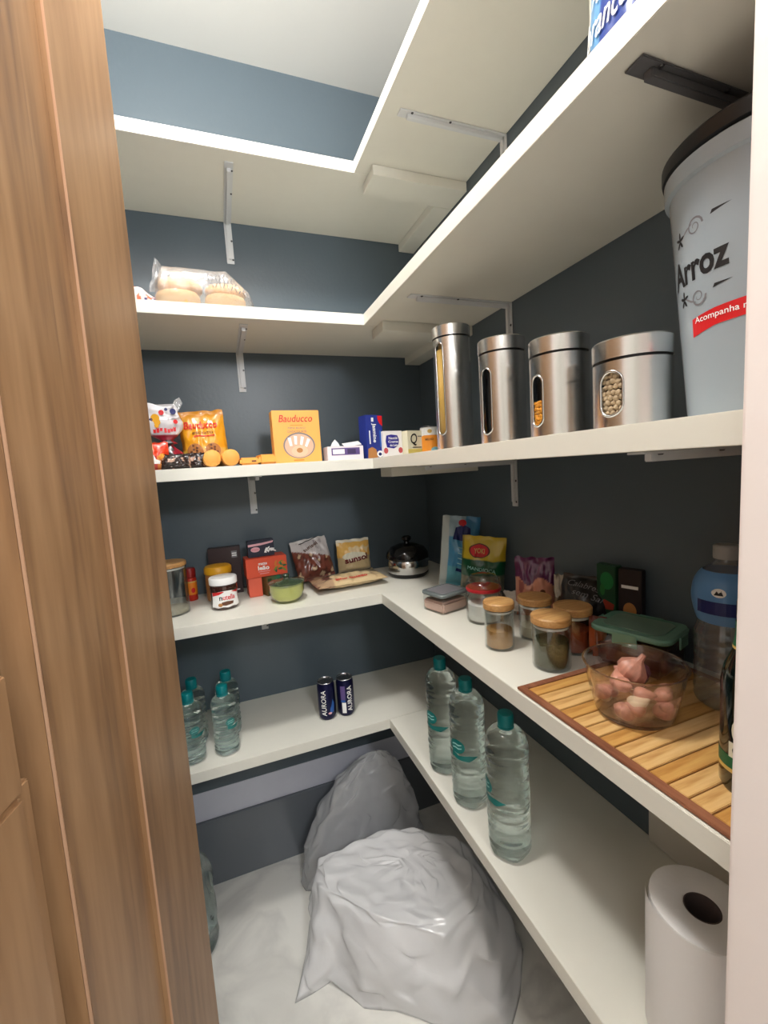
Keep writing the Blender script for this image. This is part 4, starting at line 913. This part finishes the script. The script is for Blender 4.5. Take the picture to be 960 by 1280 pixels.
text('Nestlé', F, (0, .060), .030, M['whitep'], t, height=.008, bold=.01, lift=.0009); text('Creme', F, (0, .049), .034, M['whitep'], t, height=.007, bold=.02, lift=.0009); text('de Leite', F, (.003, .038), .030, M['whitep'], t, height=.007, bold=.02, lift=.0009)
for sx in (-.026, .025): blob(F, (sx, .022), ell(.0075, .009), mat('raspberry_print', (190, 80, 84), .5), t)
t, F, Ls, Tp = pack('cream_carton', 'small pale yellow carton with a large black letter Q', 'box', -.166, -.250, L3, .062, .045, .080, (226, 222, 196), R(14)); text('Q', F, (-.006, .052), .026, M['blackp'], t, height=.038, bold=.01, shear=.1); blob(F, (0, .012), rec(.060, .022), mat('soft_yellow_print', (214, 196, 104), .5), t); blob(F, (.006, .028), rec(.036, .0022), M['blackp'], t, .0005); blob(F, (.018, .062), rec(.016, .003), M['greyp'], t)
t = thing('milk_tin', 'round white and yellow tin between the pale yellow carton and the tallest canister', 'can', (-.104, -.262, L3)); lobj('tin_body', rounded(.088, .031, .002), M['whitep'], t, 48); lobj('rim', [(.0295, .0885), (.0315, .089), (.0315, .091), (.030, .0915), (.029, .0885)], M['silver'], t, 48)
f = cyl(.031, campsi(-.096, -.262)); blob(f, (0, .036), [(-.045, -.028), (.045, -.028), (.045, .022), (.02, .027), (-.02, .027), (-.045, .022)], M['orange'], t, .0003, .004); blob(f, (.016, .016), ell(.014, .010), mat('sky_blue_print', (130, 190, 205), .5), t, .0007, .004); blob(f, (0, .075), ell(.007, .006), M['gold'], t, .0005, .004); text('MILHO', f, (-.002, .050), .026, M['brownp'], t, height=.007, lift=.001, bold=.02, cut=.004)

# ------------------------------------------------------------------ bread rolls in their bag
for k, (x, y, z, s) in enumerate(((-.797, -.262, .024, 1.0), (-.684, -.260, .024, .98), (-.797, -.170, .024, 1.0), (-.684, -.170, .024, .98), (-.792, -.222, .068, 1.04), (-.680, -.220, .066, 1.0))):
    o = None
    vs, fs = lathe([(0.0, -.054), (.010, -.052), (.018, -.044), (.023, -.025), (.0245, 0), (.023, .025), (.018, .044), (.010, .052), (0, .054)], 20)
    o = pyd('bread_roll', [(v[2]*1.02, v[0]*1.68, v[1]*.93) for v in vs], fs, M['bread'], None, True, (x, y, L4+z*s+.002), (.05*(k-2), 0, R((k*7) % 11-5)))
    o.scale = (s*.95, s, s)
    tag(o, 'soft golden bread roll inside the clear bag, %s' % ('upper layer ' + ('left' if k == 4 else 'right') if k > 3 else ('front lower ' if k < 2 else 'rear lower ')+('left' if k % 2 == 0 else 'right')), 'bread roll', 'bread rolls in the bag')
t = thing('bread_bag', 'clear plastic bread bag with knotted printed end, on the second highest shelf', 'bag', (-.737, -.215, L4), 0); t.scale = (.96, .95, 1.03)
vs, fs = [], []; nu_, nr_ = 50, 40
def bagsec(f, a):
    x = -.125+f*.265
    w_ = .102*min(1, (f/.10))**.5*min(1, ((1-f)/.10))**.6+.004; h_ = .0485*min(1, (f/.12))**.5*min(1, ((1-f)/.30))**.7+.003
    ca, sa = math.cos(a), math.sin(a)
    y = w_*(abs(ca)**.8)*(1 if ca > 0 else -1); z = h_*(abs(sa)**.75)*(1 if sa > 0 else -1)
    n_ = noise.noise(Vector((f*9, ca*2, sa*2)))*.006+noise.noise(Vector((f*22, ca*5, sa*5)))*.003
    return Vector((x, y+n_, max(.0008, h_+z+n_*(1 if sa > -.5 else 0))))
for j in range(nu_+1):
    for i in range(nr_): vs.append(bagsec(j/nu_, 2*PI*i/nr_))
for j in range(nu_):
    for i in range(nr_): fs.append((j*nr_+i, j*nr_+(i+1) % nr_, (j+1)*nr_+(i+1) % nr_, (j+1)*nr_+i))
pyd('bag_film', vs, fs, M['film'], t, True)
def fb(s, tt, l): 
    f_ = (s+.125)/.265; p = bagsec(min(.98, max(.02, f_)), -PI+.25+tt*18); return p+Vector((0, -l, l*.5))
for row in range(3):
    for k in range(10): blob(fb, (.015+.0095*k, -.010-.010*row), [(-.003, -.004), (-.001, -.004), (.003, .004), (.001, .004)] if (k+row) % 2 else [(-.003, .004), (-.001, .004), (.003, -.004), (.001, -.004)], M['greyp'], t, .0025, 0, 'pattern_print')
# printed knotted end
vs, fs, cc = [], [], []
for j in range(25):
    f_ = j/24
    r_ = .012+.044*math.sin(min(1, f_*1.15)*PI*.75)*(.35+.65*f_)
    for i in range(28):
        a = 2*PI*i/28; nz = 1+.25*noise.noise(Vector((math.cos(a)*2, math.sin(a)*2, f_*4+3)))
        vs.append((-.118-.082*f_, r_*.7*nz*math.cos(a), max(.001, .032+.008*f_+r_*nz*.72*math.sin(a))))
        ck = noise.noise(Vector((f_*5+2, a*1.6, 1))); cc.append(lin((236, 100, 70) if ck > .28 else (40, 46, 110) if ck < -.22 else (232, 222, 216)))
for j in range(24):
    for i in range(28): fs.append((j*28+i, j*28+(i+1) % 28, (j+1)*28+(i+1) % 28, (j+1)*28+i))
fs.append(tuple(24*28+i for i in range(28)))
o = pyd('printed_end', vs, fs, M['wrap'], t, True); setcol(o.data, cc)
# upright crumpled clear flap
vs, fs = [], []
for j in range(13):
    for i in range(13):
        u = i/12; v = j/12
        vs.append((-.135+.055*u+.020*v-.03*v*u, .018*noise.noise(Vector((u*4, v*4, 2))), .060+.085*v*(1-.35*u)+.008*noise.noise(Vector((u*5, v*3, 7)))))
for j in range(12):
    for i in range(12): a = j*13+i; fs.append((a, a+1, a+14, a+13))
pyd('loose_flap', vs, fs, M['film'], t, True)
box('bag_clip', .138, .150, -.03, .0, .001, .022, M['red'], t, .003)

# ------------------------------------------------------------------ big rice bag on the second highest shelf
t = thing('rice_bag', 'tall blue bag of rice with white script at the top of the photo', 'bag', (-.160, -1.05, L4), -PI/2+R(4))
def cR(u, v, fr):
    if u > .72: return (96, 170, 70)
    if u < -.80: return (222, 214, 196)
    if u < -.45: return (96, 150, 196)
    return (28, 56, 136) if v < .75 else (40, 120, 176)
o, F = pillow('bag_film', .150, .34, .075, cR, M['foil'], t, 31, crum=.004); text('Arroz', F, (-.026, .200), .050, M['whitep'], t, height=.028, bold=.01, shear=.2, lift=.002); text('branco', F, (-.024, .158), .080, M['whitep'], t, height=.034, bold=.01, shear=.2, lift=.002)

# ------------------------------------------------------------------ polythene bags on the floor
def loftbag(name, label, ctr, rings, seed, amp, group, inner=None, nn=150, nv=110):
    t = thing(name, label, 'plastic bag', (ctr[0], ctr[1], .0005), 0, group)
    K = len(rings)
    def ringp(k, a):
        pts = rings[k]; n = len(pts); # points ordered by angle index
        f = a/(2*PI)*n; i = int(f) % n; q = f-int(f); q = q*q*(3-2*q)*.5+q*.5
        A, B = Vector(pts[i]), Vector(pts[(i+1) % n]); return A.lerp(B, q)
    rn = random.Random(seed); nn, nv = 30, 15
    vs, fs = [], []
    for j in range(nv+1):
        for i in range(nn):
            fj = min(1, max(0, (j+(rn.uniform(-.42, .42) if 0 < j < nv else 0))/nv))*(K-1); k = min(int(fj), K-2)
            a = 2*PI*((i+rn.uniform(-.45, .45)) % nn)/nn; p = ringp(k, a).lerp(ringp(k+1, a), fj-k)
            dv = p-Vector((0, 0, .08)); dv.z *= .6; dv = dv.normalized() if dv.length > 1e-4 else dv
            am = amp*(1.0 if j < nv*.72 else .45)
            p = p+dv*am*rn.uniform(-1, .8)*(0 if j == 0 else 1); p.z = max(.0006, p.z); vs.append(p)
    for j in range(nv):
        for i in range(nn):
            q = (j*nn+i, j*nn+(i+1) % nn, (j+1)*nn+(i+1) % nn, (j+1)*nn+i)
            if rn.random() < .5: fs += [(q[0], q[1], q[2]), (q[0], q[2], q[3])]
            else: fs += [(q[0], q[1], q[3]), (q[1], q[2], q[3])]
    fs.append(tuple(reversed(range(nn)))); fs.append(tuple(nv*nn+i for i in range(nn)))
    bm = bmesh.new(); bv = [bm.verts.new(p) for p in vs]
    for f in fs: bm.faces.new([bv[i] for i in f])
    bmesh.ops.subdivide_edges(bm, edges=bm.edges[:], cuts=3, use_grid_fill=True)
    bmesh.ops.smooth_vert(bm, verts=[v for v in bm.verts if v.co.z > .004], factor=.5, use_axis_x=True, use_axis_y=True, use_axis_z=True)
    for v in bm.verts:
        if v.co.z > .003: v.co += Vector((noise.noise(v.co*28), noise.noise(v.co*28+Vector((9, 0, 0))), noise.noise(v.co*28+Vector((0, 9, 0)))))*.0035
        v.co.z = max(.0006, v.co.z)
    o = obj('bag_film', bm, M['poly'], t, True)
    return t

def rel(pts, c, z): return [(x-c[0], y-c[1], z) if len((x, y)) == 2 else None for x, y in pts]
# front bag: points anticlockwise from the right
c1 = (-.36, -.43)
base1 = [(-.05, -.47), (-.06, -.32), (-.20, -.22), (-.36, -.20), (-.52, -.20), (-.61, -.26), (-.64, -.36), (-.69, -.465), (-.585, -.45), (-.52, -.545), (-.43, -.59), (-.36, -.655), (-.23, -.75), (-.06, -.62)]
mid1 = [(-.075, -.46), (-.09, -.33), (-.22, -.23), (-.36, -.215), (-.52, -.21), (-.60, -.26), (-.61, -.34), (-.625, -.42), (-.575, -.455), (-.52, -.55), (-.43, -.60), (-.345, -.655), (-.215, -.69), (-.09, -.60)]
top1 = [(-.13, -.46), (-.14, -.38), (-.24, -.30), (-.36, -.265), (-.46, -.262), (-.56, -.275), (-.59, -.30), (-.585, -.36), (-.55, -.43), (-.49, -.515), (-.40, -.575), (-.315, -.635), (-.21, -.62), (-.15, -.55)]
rr_ = [[(x-c1[0], y-c1[1], .0006) for x, y in base1], [(x-c1[0], y-c1[1], .10) for x, y in mid1], [(x-c1[0], y-c1[1], .205) for x, y in top1],
       [((x-c1[0])*.86, (y-c1[1])*.86, .222) for x, y in top1], [((x-c1[0])*.5+.03, (y-c1[1])*.5, .214) for x, y in top1], [((x-c1[0])*.16+.05, (y-c1[1])*.16+.02, .212) for x, y in top1]]
loftbag('plastic_bag', 'large crumpled translucent plastic bag in front on the floor, flat topped', c1, rr_, 2, .012, 'translucent plastic bags')
c2 = (-.34, -.12)
b2 = [(-.14, -.11), (-.16, -.03), (-.26, -.02), (-.36, -.02), (-.50, -.02), (-.585, -.05), (-.615, -.13), (-.60, -.19), (-.50, -.195), (-.36, -.19), (-.22, -.19), (-.15, -.17)]
m2 = [(x*.93-.02, y) for x, y in b2]
def sh(pts, s, dx, dy, z): return [((x-c2[0])*s+dx, (y-c2[1])*s*.8+dy, z) for x, y in pts]
rr2 = [sh(b2, 1, 0, 0, .0006), sh(m2, .98, -.01, 0, .10), sh(m2, .80, 0, 0, .22), sh(m2, .55, .01, .0, .31), sh(m2, .30, .02, 0, .365), sh(m2, .02, .03, 0, .385)]
POLY = M['poly']; M['poly'] = M['poly2']
loftbag('plastic_bag', 'taller translucent plastic bag peaked against the back wall behind the flat-topped one', c2, rr2, 9, .012, 'translucent plastic bags', nn=120, nv=90)
